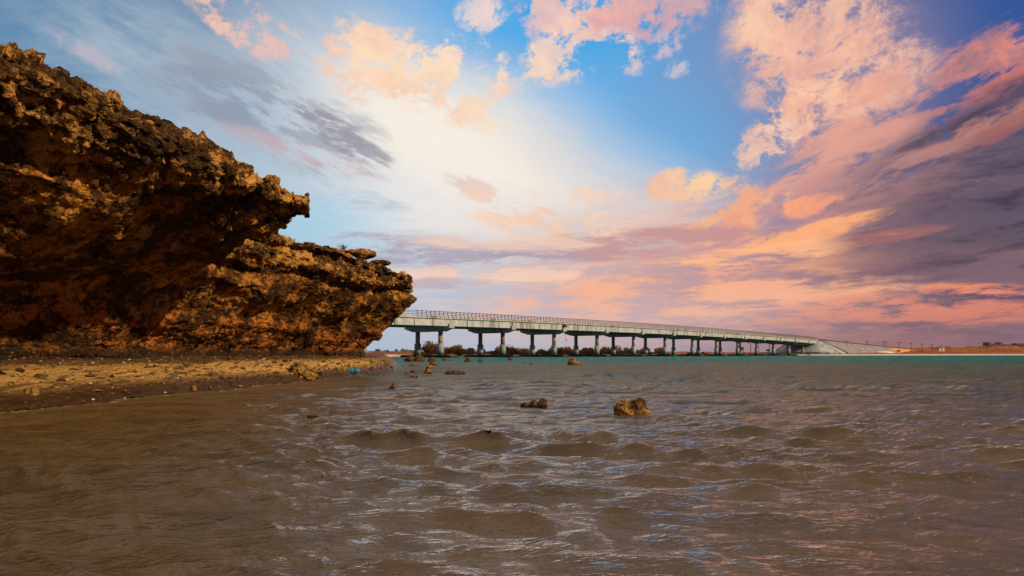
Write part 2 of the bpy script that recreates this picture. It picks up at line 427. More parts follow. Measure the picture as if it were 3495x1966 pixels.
M['wood'] = simple('weathered pole', (.05, .048, .05), .9, .2, 2.0)
M['bark'] = simple('grey bark', (.06, .045, .035), .95, .3, 6.0)
M['render'] = simple('dim building plaster', (.13, .09, .085), .95, .2, .6, dirt=(.08, .05, .05))
M['opening'] = simple('dark opening', (.012, .011, .013), .7, .2, 1.0)
M['sign'] = simple('weathered sign board', (.55, .53, .52), .7, .12, 1.5)
M['sign_back'] = simple('dark sign board', (.05, .055, .035), .7, .2, 1.5)

# ------------------------------------------------------------------ shoreline and ground
SH_Y = np.array([-40, 0, 10, 14.2, 17.1, 21.6, 27.4, 37.3, 48, 60, 85, 120, 200, 400])
SH_X = np.array([-12.5, -11.4, -10.9, -10.6, -10.3, -9.9, -9.4, -8.6, -8.7, -10.6, -14.5, -21, -45, -130])
def shore_x(y):
    y = np.asarray(y, float)
    return np.interp(y, SH_Y, SH_X) + .22 * np.sin(y * .9) * np.clip(y / 20, 0, 1) + .12 * np.sin(y * 2.3 + 1)
def beach_z(x, y):
    x = np.asarray(x, float); y = np.asarray(y, float)
    s = shore_x(y) - x
    p = np.stack([np.ravel(x), np.ravel(y), np.zeros(x.size)], -1)
    n = fbm(p * np.array([1.2, .5, 1]), 4, 3).reshape(x.shape)
    n2 = fbm(p * np.array([5, 2.2, 1]), 3, 8).reshape(x.shape)
    L = np.interp(y, [20, 34, 46], [2.4, 1.7, .9])
    up = 1.12 * (1 - np.exp(-np.maximum(s, 0) / L))
    return np.where(s > 0, up + (n * .09 + n2 * .025) * sstep(s, .1, 1.5), s * .10)
def at(u, v, z=0.0):
    """point where the line of sight of a picture position meets the level z"""
    y = (CAM_H - z) * FPX / (v - HOR); return Vector(((u - 512) / FPX * y, y, z))
def on_beach(u, v):
    y = np.arange(9, 60, .04); x = (u - 512) / FPX * y; zr_ = CAM_H - (v - HOR) / FPX * y
    zb = np.maximum(beach_z(x, y), 0.0); hit = np.nonzero(zr_ <= zb)[0]
    if len(hit): k = hit[0]; return Vector((x[k], y[k], zb[k]))
    return at(u, v)

def build_beach():
    ys = np.concatenate([np.linspace(4, 60, 620), np.linspace(60.5, 200, 140)])
    ss = np.concatenate([np.linspace(-3, 9, 240), np.linspace(9.5, 40, 20)])
    Y, S = np.meshgrid(ys, ss, indexing='ij')
    X = shore_x(Y) - S
    Z = beach_z(X, Y)
    me = grid_mesh('beach', np.stack([X, Y, Z], -1)[:, ::-1])
    m, t, b = material('wet coral sand')
    g = t.new('ShaderNodeNewGeometry'); pos = g.outputs['Position']; x, y, z = t.sep(pos)
    st = t.noise(t.vm('MULTIPLY', pos, (2.6, .45, 1)), 1.6, 7, .66)
    sp = t.noise(pos, 14, 5, .7); big = t.noise(pos, .5, 4, .6)
    c = t.mix(t.ss(st, .36, .62), (.30, .165, .042), (.60, .36, .10))
    c = t.mix(t.ss(sp, .52, .64) * .8, c, (.03, .015, .006))
    c = t.mix(t.ss(st, .50, .58) * .85, c, (.035, .016, .006))
    # wrack and dark debris up at the cliff foot, wet mud at the water's edge
    c = t.mix(t.ss(z + (big - .5) * .35 + (sp - .5) * .3, .80, .97) * .92, c, (.045, .024, .012))
    wet = t.ss(z + (st - .5) * .50, .58, .20)
    c = t.mix(wet * .93, c, (.026, .012, .005))
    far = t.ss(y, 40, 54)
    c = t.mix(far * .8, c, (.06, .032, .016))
    t.put(b.inputs['Base Color'], c)
    t.put(b.inputs['Roughness'], t.mix(wet, .9, .35)); b.inputs['Specular IOR Level'].default_value = .25
    t.put(b.inputs['Normal'], t.bump(sp + st * .8, .8, .05))
    tag(link('beach', me, m), kind='structure')
build_beach()

# ------------------------------------------------------------------ water
WAVE = .0049
def build_water():
    NR, NC = 960, 860
    f32 = np.float32
    ys = np.geomspace(2.0, 760, NR).astype(f32)
    tt = np.linspace(-1.2, 1.2, NC).astype(f32)
    Y = ys[:, None] * np.ones((1, NC), f32); X = ys[:, None] * tt[None, :]
    spr = np.maximum(np.gradient(ys), ys * (tt[1] - tt[0]) * .8)            # mesh spacing of each row
    shore = np.clip(X - shore_x(Y), 0, 50)
    depth = ((.45 + .55 * sstep(shore, .3, 6)) * sstep(shore, -.2, 1.2)).astype(f32)
    chop = (1.15 * sstep(shore, -.2, 1.6)).astype(f32)                      # short chop keeps its height inshore
    rg = np.random.default_rng(5)
    Z = np.zeros_like(X); DX = np.zeros_like(X); DY = np.zeros_like(X)
    lams = np.concatenate([np.geomspace(.12, .4, 40), np.geomspace(.4, 1.3, 40), np.geomspace(1.3, 5, 12)])
    P = np.stack([X.ravel() * .16, Y.ravel() * .22, np.zeros(X.size)], -1)
    gust = (1.0 + .4 * fbm(P, 2, 40)).reshape(X.shape).astype(f32)          # rougher and calmer patches
    ang0 = math.atan2(-1.0, -.18)
    for lam in lams:
        th = ang0 + rg.normal(0, .42 if lam < .35 else .24)
        k = 2 * math.pi / lam
        peak = .50
        a = WAVE * (lam / peak) ** 1.05 * math.exp(-.5 * (math.log(lam / peak) / 1.0) ** 2) * rg.uniform(.6, 1.35)
        ph = rg.uniform(0, 6.2832)
        att = np.clip(lam / (2.4 * spr) - .9, 0, 1).astype(f32)
        n_ = int((att > 0).sum())                                           # rows fine enough to carry this wave
        if n_ == 0: continue
        x_, y_ = X[:n_], Y[:n_]
        kx, ky = f32(k * math.cos(th)), f32(k * math.sin(th))
        dep = depth if lam > .5 else chop
        A = f32(a) * att[:n_, None] * dep[:n_] * gust[:n_]
        w = kx * x_ + ky * y_ + f32(ph) + f32(.8) * np.sin(x_ * f32(.31) + y_ * f32(.17) + f32(ph)) + f32(.5) * np.sin(-x_ * f32(.53) + y_ * f32(.41) + f32(2 * ph))
        c_, s_ = np.cos(w), np.sin(w)
        Z[:n_] += A * c_
        DX[:n_] -= f32(.72 * math.cos(th)) * A * s_; DY[:n_] -= f32(.72 * math.sin(th)) * A * s_
    # a few long rolling swells running in towards the camera
    for lam, a, th, ph, sx, sy in ((1.75, .019, -1.72, .4, .22, .30), (2.3, .024, -1.50, 2.1, .17, .21), (1.3, .009, -1.80, 4.0, .30, .36)):
        n_ = int((ys < 40).sum()); x_, y_ = X[:n_], Y[:n_]; k = 2 * math.pi / lam
        patch = .5 + .5 * np.sin(x_ * f32(sx * 3) + f32(ph)) * np.sin(y_ * f32(sy * 3) + f32(ph * 2))
        A = f32(a) * patch * depth[:n_] * np.clip((40 - y_) / 25, 0, 1)
        w = f32(k * math.cos(th)) * x_ + f32(k * math.sin(th)) * y_ + f32(ph) + f32(.9) * np.sin(x_ * f32(.45) + f32(ph))
        Z[:n_] += A * np.cos(w); DX[:n_] -= f32(.9 * math.cos(th)) * A * np.sin(w); DY[:n_] -= f32(.9 * math.sin(th)) * A * np.sin(w)
    Z += np.maximum(Z, 0) ** 2 * f32(2.5)                                    # sharper crests, flatter troughs
    G = np.stack([X + DX, Y + DY, Z], -1)
    # leave out what lies under the beach
    keep = (X[:-1, :-1] > shore_x(Y[:-1, :-1]) - 1.5)
    me = grid_mesh('water', G, keep)
    at_ = me.attributes.new('shore', 'FLOAT', 'POINT'); at_.data.foreach_set('value', (X - shore_x(Y)).ravel().astype(f32))
    m, t, b = material('shallow turbid sea')
    g = t.new('ShaderNodeNewGeometry'); pos = g.outputs['Position']; x, y, z = t.sep(pos)
    sx = x + 9.0 + (y - 30) * .0
    n = t.noise(t.vm('MULTIPLY', pos, (.10, .06, 1)), 1.0, 4, .6)
    n2 = t.noise(t.vm('MULTIPLY', pos, (.55, 1.1, 1)), 1.0, 6, .65)
    # silt near the shore and camera, olive further out, teal where it is deep
    dist = y + x * .75 + (n - .5) * 26
    sa = t.new('ShaderNodeAttribute', attribute_name='shore'); off = E(t, sa.outputs['Fac'])
    c = t.mix(t.ss(off + (n - .5) * 5, .5, 9.0), (.135, .085, .036), (.062, .043, .015))          # sand shows through inshore
    c = t.mix(t.ss(dist, 9, 36), c, (.038, .042, .015))
    c = t.mix(t.ss(dist, 40, 95), c, (.016, .050, .036))
    c = t.mix(t.ss(y + (n - .5) * 50, 55, 150), c, (.0, .105, .105))
    c = t.mix(t.ss(n2, .42, .62) * .55, c, t.mul(c, (.42, .42, .36)))         # weed and silt patches
    fo = t.noise(t.vm('MULTIPLY', pos, (2.6, 1.2, 1)), 1.6, 6, .68)
    c = t.mix(t.ss(fo, .50, .60) * t.ss(off + (fo - .5) * 1.6, .85, .25) * .65, c, (.55, .46, .36))      # thin wash of foam at the edge
    rip = t.noise(t.vm('MULTIPLY', pos, (5, 15, 1)), 1.0, 4, .6)
    mid = t.noise(t.vm('MULTIPLY', pos, (1.0, 3.0, 1)), 1.0, 6, .66)
    big = t.noise(t.vm('MULTIPLY', pos, (.16, .46, 1)), 1.0, 4, .6)
    h = rip * .036 + mid * t.ss(y, 3, 45, .09, .50) + big * t.ss(y, 40, 150) * 2.0
    nrm = t.bump(h, 1.0, 1.0)
    # silty body: light scattered back from inside, so it does not follow the ripples; the skin mirrors the sky
    dif = t.new('ShaderNodeBsdfDiffuse'); t.put(dif.inputs['Color'], c)
    t.put(dif.inputs['Normal'], t.comb(0.0, 0.0, 1.0))
    gl = t.new('ShaderNodeBsdfGlossy'); t.put(gl.inputs['Color'], (1, 1, 1)); t.put(gl.inputs['Normal'], nrm)
    t.put(gl.inputs['Roughness'], t.ss(y, 6, 120, .05, .22))
    fr = t.new('ShaderNodeFresnel'); t.put(fr.inputs['Normal'], nrm); t.put(fr.inputs['IOR'], t.ss(y, 20, 120, 1.52, 1.07))
    mx = t.new('ShaderNodeMixShader'); t.l.new(fr.outputs[0], mx.inputs[0]); t.l.new(dif.outputs[0], mx.inputs[1]); t.l.new(gl.outputs[0], mx.inputs[2])
    t.l.new(mx.outputs[0], m.node_tree.nodes['Material Output'].inputs['Surface']); m.node_tree.nodes.remove(b)
    tag(link('water', me, m), kind='structure')
build_water()

# ------------------------------------------------------------------ cliffs
def cr(tab, x):
    """smooth interpolation of table rows: tab (n,), values"""
    xs, vs = tab; xs = np.asarray(xs, float); vs = np.asarray(vs, float)
    m = np.gradient(vs, xs, axis=0)
    i = np.clip(np.searchsorted(xs, x) - 1, 0, len(xs) - 2)
    h = (xs[i + 1] - xs[i]); t = np.clip((x - xs[i]) / h, 0, 1)
    sh = (-1,) + (1,) * (vs.ndim - 1)
    t = t.reshape(sh); h = h.reshape(sh)
    return (2 * t**3 - 3 * t**2 + 1) * vs[i] + (t**3 - 2 * t**2 + t) * h * m[i] + (-2 * t**3 + 3 * t**2) * vs[i + 1] + (t**3 - t**2) * h * m[i + 1]
def cliff_surface(stations, ny, nt, tw, seed, knob=1.0):
    """stations: list of (Y, [(X,Z)...]) profiles from the foot, up under the overhang, over the lip and back"""
    ys = np.array([s[0] for s in stations], float)
    prof = np.array([s[1] for s in stations], float)               # (S, K, 2)
    yy = np.interp(np.linspace(0, 1, ny), np.linspace(0, 1, len(ys)), ys)
    Pk = cr((ys, prof), yy)                                        # (ny, K, 2)
    K = prof.shape[1]
    par = np.cumsum(np.concatenate([[0], tw]))                     # sampling weight of each profile leg
    tt = np.linspace(0, par[-1], nt)
    G = np.zeros((ny, nt, 3))
    # smooth along the profile
    for c in (0, 1):
        v = Pk[:, :, c].T                                          # (K, ny)
        G[:, :, 0 if c == 0 else 2] = cr((par, v), tt).T
    # keep corners crisp: blend with straight legs
    for c, ax in ((0, 0), (1, 2)):
        L = np.stack([np.interp(tt, par, Pk[i, :, c]) for i in range(ny)])
        G[:, :, ax] = .45 * G[:, :, ax] + .55 * L
    G[:, :, 1] = yy[:, None]
    return G
def normals(G):
    a = np.gradient(G, axis=0); b = np.gradient(G, axis=1)
    n = np.cross(b, a); n /= (np.linalg.norm(n, axis=-1, keepdims=True) + 1e-9)
    return n
def crumble(G, seed, amp, rim):
    """amp: overall; rim: (n,m) weight, 1 on the crumbly cap rock and 0 on the smooth undercut"""
    n = normals(G); sh = G.shape[:2]
    p = G.reshape(-1, 3); r = rim.reshape(-1)
    # the beds wander up and down along the face
    win = sstep(p[:, 2], 1.2, 2.6) * (1 - sstep(p[:, 2], 5.6, 6.4))
    wob = fbm(np.stack([p[:, 1] * .22, p[:, 2] * .25, p[:, 0] * .15], -1) + seed, 3, seed + 90)
    G = G.copy(); G[..., 2] += (.75 * wob * win).reshape(sh); n = normals(G); p = G.reshape(-1, 3)
    # broad lobes and hollows, then ledges
    d = .50 * fbm(p * np.array([.34, .34, .45]), 3, seed)
    d += (.10 + .10 * r) * ridged(p * np.array([.6, .45, 1.1]), 3, seed + 10)
    tilt = p[:, 2] + .10 * p[:, 1] + .25 * vnoise(p * .5, seed + 25)           # beds dip away
    led = vnoise(np.stack([p[:, 0] * .2, p[:, 1] * .12, tilt * 2.2], -1) + 3.3, seed + 20)
    d += (.05 + .06 * r) * np.tanh(led * 4)
    d += (.09 + .12 * r) * fbm(p * 1.5, 3, seed + 30)
    G2 = G + n * (d.reshape(sh) * amp)[..., None]
    n = normals(G2); p = G2.reshape(-1, 3)
    w = worley(p * np.array([1.0, 1.0, 1.3]), seed + 40); w2 = worley(p * np.array([2.9, 2.9, 3.6]), seed + 44)
    d = -(.10 + .06 * r) * (1 - sstep(w, .05, .50)) - (.045 + .10 * r) * (1 - sstep(w2, .05, .48))
    d += (.04 + .09 * r) * ridged(p * 3.9, 3, seed + 50) + (.035 + .03 * r) * fbm(p * 8.5, 3, seed + 60)
    pits = worley(p * 6.5, seed + 70)
    d += -.05 * (1 - sstep(pits, .1, .45))
    G3 = G2 + n * (d.reshape(sh) * amp)[..., None]
    q = G3.reshape(-1, 3)
    j = np.stack([fbm(q * 2.6 + 9, 2, seed + 80), fbm(q * 2.6 + 19, 2, seed + 81), np.zeros(len(q))], -1)
    return G3 + (j * (.03 + .06 * r)[:, None]).reshape(G3.shape)

def build_cliffs():
    # near bluff: thick top slab with a long lip, dark groove, belly, deep notch, rusty lower wall
    tw = [3, 4, 5, 5, 7, 7, 6, 4, 4, 4, 5, 5, 3, 2]
    def A(lx, top, foot, d=1.0, fz=.95, tip=0.0):
        """profile for a lip at lx with top edge height top; d scales the undercut; tip sharpens it to a point"""
        f = foot
        base = [(f + .7, .50), (f + .15, fz), (f - .05, 1.50), (f + .55, 2.10), (f + .65, 2.65), (f - .15, 3.15)]
        n_ = [(lx - 3.6 * d, 3.55), (lx - 2.1 * d, 4.25), (lx - 1.45 * d, 4.85), (lx - 1.50 * d, 5.20), (lx - .30, 5.60), (lx + .05, top - .40), (lx - .45, top), (lx - 2.2, top + .35), (lx - 14, top + .9)]
        s_ = [(lx - 4.2 * d, 4.05), (lx - 2.9 * d, 4.75), (lx - 1.9 * d, 5.25), (lx - 1.3 * d, 5.50), (lx - .45 * d, 5.85), (lx + .10, 6.08), (lx - .55, top - .15), (lx - 2.2, top + .2), (lx - 14, top + .9)]
        return base + [(a_[0] * (1 - tip) + b_[0] * tip, a_[1] * (1 - tip) + b_[1] * tip) for a_, b_ in zip(n_, s_)]
    st = [(3, A(-11.2, 6.6, -17.0)), (8, A(-10.1, 6.7, -16.2)), (11, A(-9.4, 6.85, -15.6)), (13, A(-8.95, 6.8, -15.3)), (15, A(-8.35, 6.75, -15.1, tip=.1)),
          (17.5, A(-7.75, 6.7, -15.0, tip=.35)), (20, A(-7.35, 6.6, -15.0, tip=.7)), (22, A(-7.1, 6.5, -15.1, tip=1)), (23.3, A(-6.95, 6.35, -15.3, tip=1)),
          (24.2, A(-8.0, 6.35, -15.6, .8, tip=1)), (25.2, A(-10.4, 6.4, -16.0, .5, tip=.8)), (28, A(-13.9, 6.3, -17.6, .3)), (33, A(-17.0, 6.2, -20.2, .2))]
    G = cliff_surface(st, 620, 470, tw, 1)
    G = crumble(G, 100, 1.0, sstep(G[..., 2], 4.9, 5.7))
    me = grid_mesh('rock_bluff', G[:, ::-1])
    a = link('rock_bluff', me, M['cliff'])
    tag(a, 'nearest tall brown limestone bluff jutting out with an overhanging lip at left', 'cliff', 'limestone bluffs')
    # far bluff
    def B(lx, top, foot, nose=0.0, belly=0.0):
        return [(foot + .5, .60), (foot + .15, 1.05), (foot + .25, 1.5), (foot + .80, 2.2), (foot + 1.15 + nose * .3, 2.7), (foot + 1.25 + nose * 1.0, 3.2),
                (foot + 1.9 + nose * 1.4 + belly * .4, 3.9), (foot + 2.7 + nose * 1.25 + belly, 4.6), (lx - .70, 5.0), (lx - .85, 5.25), (lx + .02, 5.60),
                (lx - .02, 6.05), (lx - .55, 6.35), (lx - .75, top - .1), (lx - 12, top + .5)]
    st = [(13, B(-15.4, 6.4, -16.6)), (18, B(-14.6, 6.7, -15.7)), (22, B(-13.6, 6.9, -15.0)), (26, B(-12.6, 6.9, -14.6)), (30, B(-11.4, 6.9, -14.3)), (33, B(-10.4, 6.85, -13.9)), (37, B(-9.0, 6.8, -13.3, .2, .2)), (41, B(-8.5, 6.75, -12.7, .4, .2)),
          (44.5, B(-7.8, 6.7, -11.8, .6, .1)), (46.8, B(-7.2, 6.55, -10.8, .8)), (48.2, B(-7.1, 6.45, -10.65, .85)), (49.2, B(-7.9, 6.4, -11.2, .7)), (50.2, B(-9.6, 6.4, -12.2, .5)), (51.5, B(-13, 6.4, -14.5, .3)), (56, B(-19, 6.4, -20))]
    G = cliff_surface(st, 620, 420, tw, 2)
    G = crumble(G, 300, .92, .15 + .85 * sstep(G[..., 2], 5.0, 5.7))
    me = grid_mesh('rock_bluff', G[:, ::-1])
    b = link('rock_bluff', me, M['cliff'])
    tag(b, 'farther ochre limestone bluff with sunlit ledges whose nose meets the bridge', 'cliff', 'limestone bluffs')
    return a, b

# star shaped rock from ellipsoid lobes (cx,cy,cz,rx,ry,rz), crumbled
def rock_mesh(name, lobes, seed, sub=5, rough=.16, freq=1.0, flat=None):
    bm = bmesh.new(); bmesh.ops.create_icosphere(bm, subdivisions=sub, radius=1.0)
    d = np.array([v.co[:] for v in bm.verts]); d /= np.linalg.norm(d, axis=1, keepdims=True)
    r = np.full(len(d), 1e-3)
    for cx, cy, cz, rx, ry, rz in lobes:
        s = np.array([rx, ry, rz]); c = np.array([cx, cy, cz]) / s; e = d / s
        A = (e * e).sum(1); Bq = (e * c).sum(1); Cq = (c * c).sum() - 1
        disc = Bq * Bq - A * Cq
        hit = np.where(disc > 0, (Bq + np.sqrt(np.maximum(disc, 0))) / A, 0)
        r = np.maximum(r, hit)
    size = np.median(r)
    p = d * r[:, None] / size
    off = seed * 3.7
    k = 1 + rough * (1.1 * fbm(p * 1.3 * freq + off, 3, seed) + .8 * ridged(p * 2.6 * freq + off, 3, seed + 3) + .5 * fbm(p * 7 * freq + off, 2, seed + 6))
    k -= rough * 1.3 * (1 - sstep(worley(p * 2.6 * freq + off, seed + 9), .05, .45))
    P = p * size * k[:, None]
    for v, c in zip(bm.verts, P): v.co = c
    me = bpy.data.meshes.new(name); bm.to_mesh(me); bm.free()
    me.polygons.foreach_set('use_smooth', [True] * len(me.polygons))
    return me

bluff_near, bluff_far = build_cliffs()

def rock_knobs():
    # loose knobs along the near bluff's rim (picture position, distance, size)
    spec = [(12, 62, 13.0, .34, 1.2), (25, 64, 13.0, .30, 1.0), (36, 74, 13.3, .20, .9), (76, 84, 14.0, .24, .9), (88, 90, 14.2, .20, .9), (112, 97, 15.0, .15, 1.3),
            (212, 147, 18.3, .17, 1.0), (222, 151, 18.6, .14, 1.0), (245, 165, 20.0, .16, .8), (272, 177, 21.5, .18, .8), (292, 196, 22.6, .22, .7), (180, 136, 17.0, .16, .7), (150, 117, 16.2, .16, .7)]
    for i, (u, v, y, r, e) in enumerate(spec):
        me = rock_mesh('rock_knob', [(0, 0, 0, r * 1.25, r * 1.25, r * e * 1.1), (r * .5, r * .3, r * .2, r * .7, r * .7, r * .6)], 500 + i, 5, .34, 1.6)
        o = link('rock_knob', me, M['cliff'], bluff_near)
        o.location = ((u - 512) / FPX * y, y, CAM_H + (HOR - v) / FPX * y - r * .75)
    for i, (u, v, y, r, e) in enumerate([(364, 254, 44, .55, .55), (352, 253, 42, .4, .5), (381, 263, 46, .5, .4), (398, 278, 47.5, .5, .35), (404, 291, 47.8, .45, .4)]):
        me = rock_mesh('rock_knob', [(0, 0, 0, r * 1.3, r, r * e)], 540 + i, 4, .2)
        o = link('rock_knob', me, M['cliff'], bluff_far)
        o.location = ((u - 512) / FPX * y, y, CAM_H + (HOR - v) / FPX * y)
rock_knobs()

# ------------------------------------------------------------------ bridge
D = Vector((.6428, .7660, 0)); N = Vector((.7660, -.6428, 0))      # along the deck, and towards the camera's side
B0 = Vector((-22.5, 215.0, 0)); SPAN = 30.0
BROT = math.atan2(D.y, D.x)
def bp(s, t, z=0.0):
    """bridge coordinates: s metres along, t metres to the near side"""
    p = B0 + D * s + N * t; return Vector((p.x, p.y, z))
def zr(s):
    k = s / SPAN
    return 14.75 - (.030 if k < 4.5 else .026) * (k - 4.5) ** 2
def loc(s, t, z): return (s, -t, z)     # inside the bridge's own frame (x along, y away)
def build_bridge():
    br = empty('bridge', (B0.x, B0.y, 0), BROT)
    tag(br, 'long pale concrete road bridge on paired columns crossing the inlet', 'bridge')
    S0, S1 = -75.0, 12.62 * SPAN
    TF, TB = 4.95, -15.6
    # piers
    nseg = 24
    colv, colf = cyl_vf(.75, .75, 0, 1, nseg); jv, jf = cyl_vf(1.09, 1.09, .75, 4.45, nseg)
    jm = poly_mesh('pile_jacket', jv, jf); jm.materials.append(M['conc_jacket'])
    def cap_mesh(zt):
        prof = [(5.15, zt), (5.15, zt - 1.35), (1.7, zt - 2.35), (-12.1, zt - 2.35), (-15.9, zt - 1.35), (-15.9, zt)]
        V = []; F = []; n = len(prof)
        for sx in (-1.05, 1.05): V += [loc(sx, t, z) for t, z in prof]
        F = [(i, (i + 1) % n, n + (i + 1) % n, n + i) for i in range(n)] + [tuple(range(n))[::-1], tuple(range(n, 2 * n))]
        me = poly_mesh('pier', V, F); bm = bmesh.new(); bm.from_mesh(me); bmesh.ops.recalc_face_normals(bm, faces=bm.faces); bm.to_mesh(me); bm.free()
        return me
    for k in range(-2, 13):
        s = k * SPAN; zt = zr(s) - 3.6
        pier = link('pier', cap_mesh(zt), M['conc_cap'], br); pier.location = (s, 0, 0)
        for t in (0.0, -10.6):
            h = zt - 2.35 + .05 - 4.2
            cm = poly_mesh('column', [(x, y, z * h) for x, y, z in colv], colf)
            c = link('column', cm, M['conc_pier'], pier); c.location = loc(0, t, 4.2)
            j = link('pile_jacket', jm, None, pier); j.location = loc(0, t, 0)
            for o in (c,):
                o.data.polygons.foreach_set('use_smooth', [True] * nseg + [False, False])
        jm.polygons.foreach_set('use_smooth', [True] * nseg + [False, False])
        slabs = [(6.2, -17.0)] if k < 2 else [(5.6, -5.1), (-5.5, -16.4)]
        for t0, t1 in slabs:
            v, f = join_vf([box_vf(-1.9, 1.9, -t0, -t1, -.6, .62)])
            sl_ = link('pile_cap', poly_mesh('pile_cap', v, f), M['slab_dark'], pier)
            v, f = box_vf(-1.6, 1.6, -t0 + .3, -t1 - .3, .622, .80)
            link('pile_cap_top', poly_mesh('pile_cap_top', v, f), M['conc_jacket'], pier)
        # bearing plinth shown pale at the girder joint
        v, f = box_vf(-.28, .28, -4.75, -4.4, zt + .002, zr(s) - 2.2)
        link('bearing_plinth', poly_mesh('bearing_plinth', v, f), M['conc'], pier)
    # deck slab following the crest line
    ss_ = np.arange(S0, S1 + .01, 6.0); ss_[-1] = S1
    prof = [(TF, -1.75), (TF, -2.15), (4.3, -2.30), (-15.0, -2.30), (TB, -2.15), (TB, -1.75), (TB + .5, -1.70), (TF - .5, -1.70)]
    V = []; F = []; n = len(prof)
    for s in ss_: V += [loc(s, t, zr(s) + dz) for t, dz in prof]
    for i in range(len(ss_) - 1):
        for j in range(n): F.append((i * n + j, i * n + (j + 1) % n, (i + 1) * n + (j + 1) % n, (i + 1) * n + j))
    F += [tuple(range(n)), tuple(range(len(V) - n, len(V)))]
    dk = link('deck', poly_mesh('deck', V, F), M['conc'], br)
    bm = bmesh.new(); bm.from_mesh(dk.data); bmesh.ops.recalc_face_normals(bm, faces=bm.faces); bm.to_mesh(dk.data); bm.free()
    # inner girders (one part each)
    for t in (-14.2, -9.6, -5.0, -.4):
        V = []; F = []
        for s in ss_: V += [loc(s, t - .45, zr(s) - 2.29), loc(s, t + .45, zr(s) - 2.29), loc(s, t + .45, zr(s) - 4.3), loc(s, t - .45, zr(s) - 4.3)]
        for i in range(len(ss_) - 1):
            for j in range(4): F.append((i * 4 + j, i * 4 + (j + 1) % 4, (i + 1) * 4 + (j + 1) % 4, (i + 1) * 4 + j))
        link('girder', poly_mesh('girder', V, F), M['conc'], br)
    # outer fascia girder in cast panels, four to a span, with open joints
    for t, tag_ in ((4.05, 'near'), (-14.75, 'back')):
        s = S0
        pl = SPAN / 4
        while s < S1 - 1:
            e = min(s + pl, S1)
            g = .13
            V = []; 
            for q in (s + g, e - g):
                V += [loc(q, t + .42, zr(q) - 2.31), loc(q, t - .30, zr(q) - 2.31), loc(q, t - .30, zr(q) - 4.38), loc(q, t + .42, zr(q) - 4.38)]
            F = [(0, 1, 5, 4), (1, 2, 6, 5), (2, 3, 7, 6), (3, 0, 4, 7), (3, 2, 1, 0), (4, 5, 6, 7)]
            link('girder_panel', poly_mesh('girder_panel', V, F), M['conc'], br)
            s = e
    # asphalt
    V = []; F = []
    for s in ss_: V += [loc(s, TF - .8, zr(s) - 1.69), loc(s, TB + .8, zr(s) - 1.69)]
    for i in range(len(ss_) - 1): F.append((2 * i, 2 * i + 1, 2 * i + 3, 2 * i + 2))
    link('road_surface', poly_mesh('road_surface', V, F), M['asphalt'], br)
    # railing: parapet kerb, three tubes, a post every two metres
    for side, t in ((1, TF - .18), (-1, TB + .18)):
        V = []; F = []
        def sweep(t0, t1, z0, z1):
            o = len(V)
            for s in ss_: V.extend([loc(s, t0, zr(s) + z0), loc(s, t1, zr(s) + z0), loc(s, t1, zr(s) + z1), loc(s, t0, zr(s) + z1)])
            for i in range(len(ss_) - 1):
                for j in range(4): F.append((o + i * 4 + j, o + i * 4 + (j + 1) % 4, o + (i + 1) * 4 + (j + 1) % 4, o + (i + 1) * 4 + j))
        rails = []
        for z0, z1 in ((-.16, 0.0), (-.62, -.48), (-1.08, -.94)):
            V = []; F = []
            sweep(t - .07, t + .07, z0, z1)
            rails.append(link('rail', poly_mesh('rail', V, F), M['steel'], br))
        V = []; F = []; sweep(t - .16, t + .16, -1.75 + .002, -1.38)
        kerb = link('parapet_kerb', poly_mesh('parapet_kerb', V, F), M['conc_pier'], br)
        if side == 1:
            pv, pf = join_vf([box_vf(-.07, .07, .075, .21, -1.38, .06), box_vf(-.09, .09, -.32, .18, -1.90, -1.42), box_vf(-.06, .06, -.30, .2, -.05, .07)])
            pm = poly_mesh('railing_post', pv, pf); pm.materials.append(M['rail_dark'])
            s = -14.0
            while s < S1:
                o = link('railing_post', pm, None, br); o.location = loc(s, t, zr(s)); s += 1.8
        else:
            pv, pf = box_vf(-.06, .06, -.2, -.08, -1.38, .05)
            pm = poly_mesh('back_post', pv, pf); pm.materials.append(M['rail_dark'])
            s = -14.0
            while s < S1:
                o = link('back_post', pm, None, br); o.location = loc(s, t, zr(s)); s += 3.6
    return br
bridge = build_bridge()

def build_nest():
    k = 2; s = k * SPAN; zt = zr(s) - 3.35
    parts = []
    rg = random.Random(3)
    for i in range(70):
        a = rg.uniform(0, 6.28); r = rg.uniform(.1, .8); z = rg.uniform(0, .95)
        p = Vector((r * math.cos(a), r * math.sin(a), z)); d = Vector((rg.uniform(-1, 1), rg.uniform(-1, 1), rg.uniform(-.3, .3))).normalized() * .6
        parts.append(tube_vf(p - d, p + d, .05, .03, 4))
    v, f = join_vf(parts)
    o = link('bird_nest', poly_mesh('bird_nest', v, f), M['rust']); p = bp(s, 4.95, zt - .02); o.location = p
    o.rotation_euler = (0, 0, BROT)
    tag(o, 'rust brown stick nest on the end of a bridge pier cap', 'nest')
    v, f = join_vf([tube_vf((0, 0, 0), (.4, 0, -2.6), .05, .05, 4), tube_vf((.4, 0, -2.6), (.75, .1, -3.6), .06, .05, 4), box_vf(.55, .95, -.1, .2, -4.0, -3.55)])
    o = link('hanging_rope', poly_mesh('hanging_rope', v, f), M['rust']); o.location = bp(s, 4.8, zt - 1.2)
    tag(o, 'dark frayed rope hanging below the nest on the pier cap', 'rope')
build_nest()

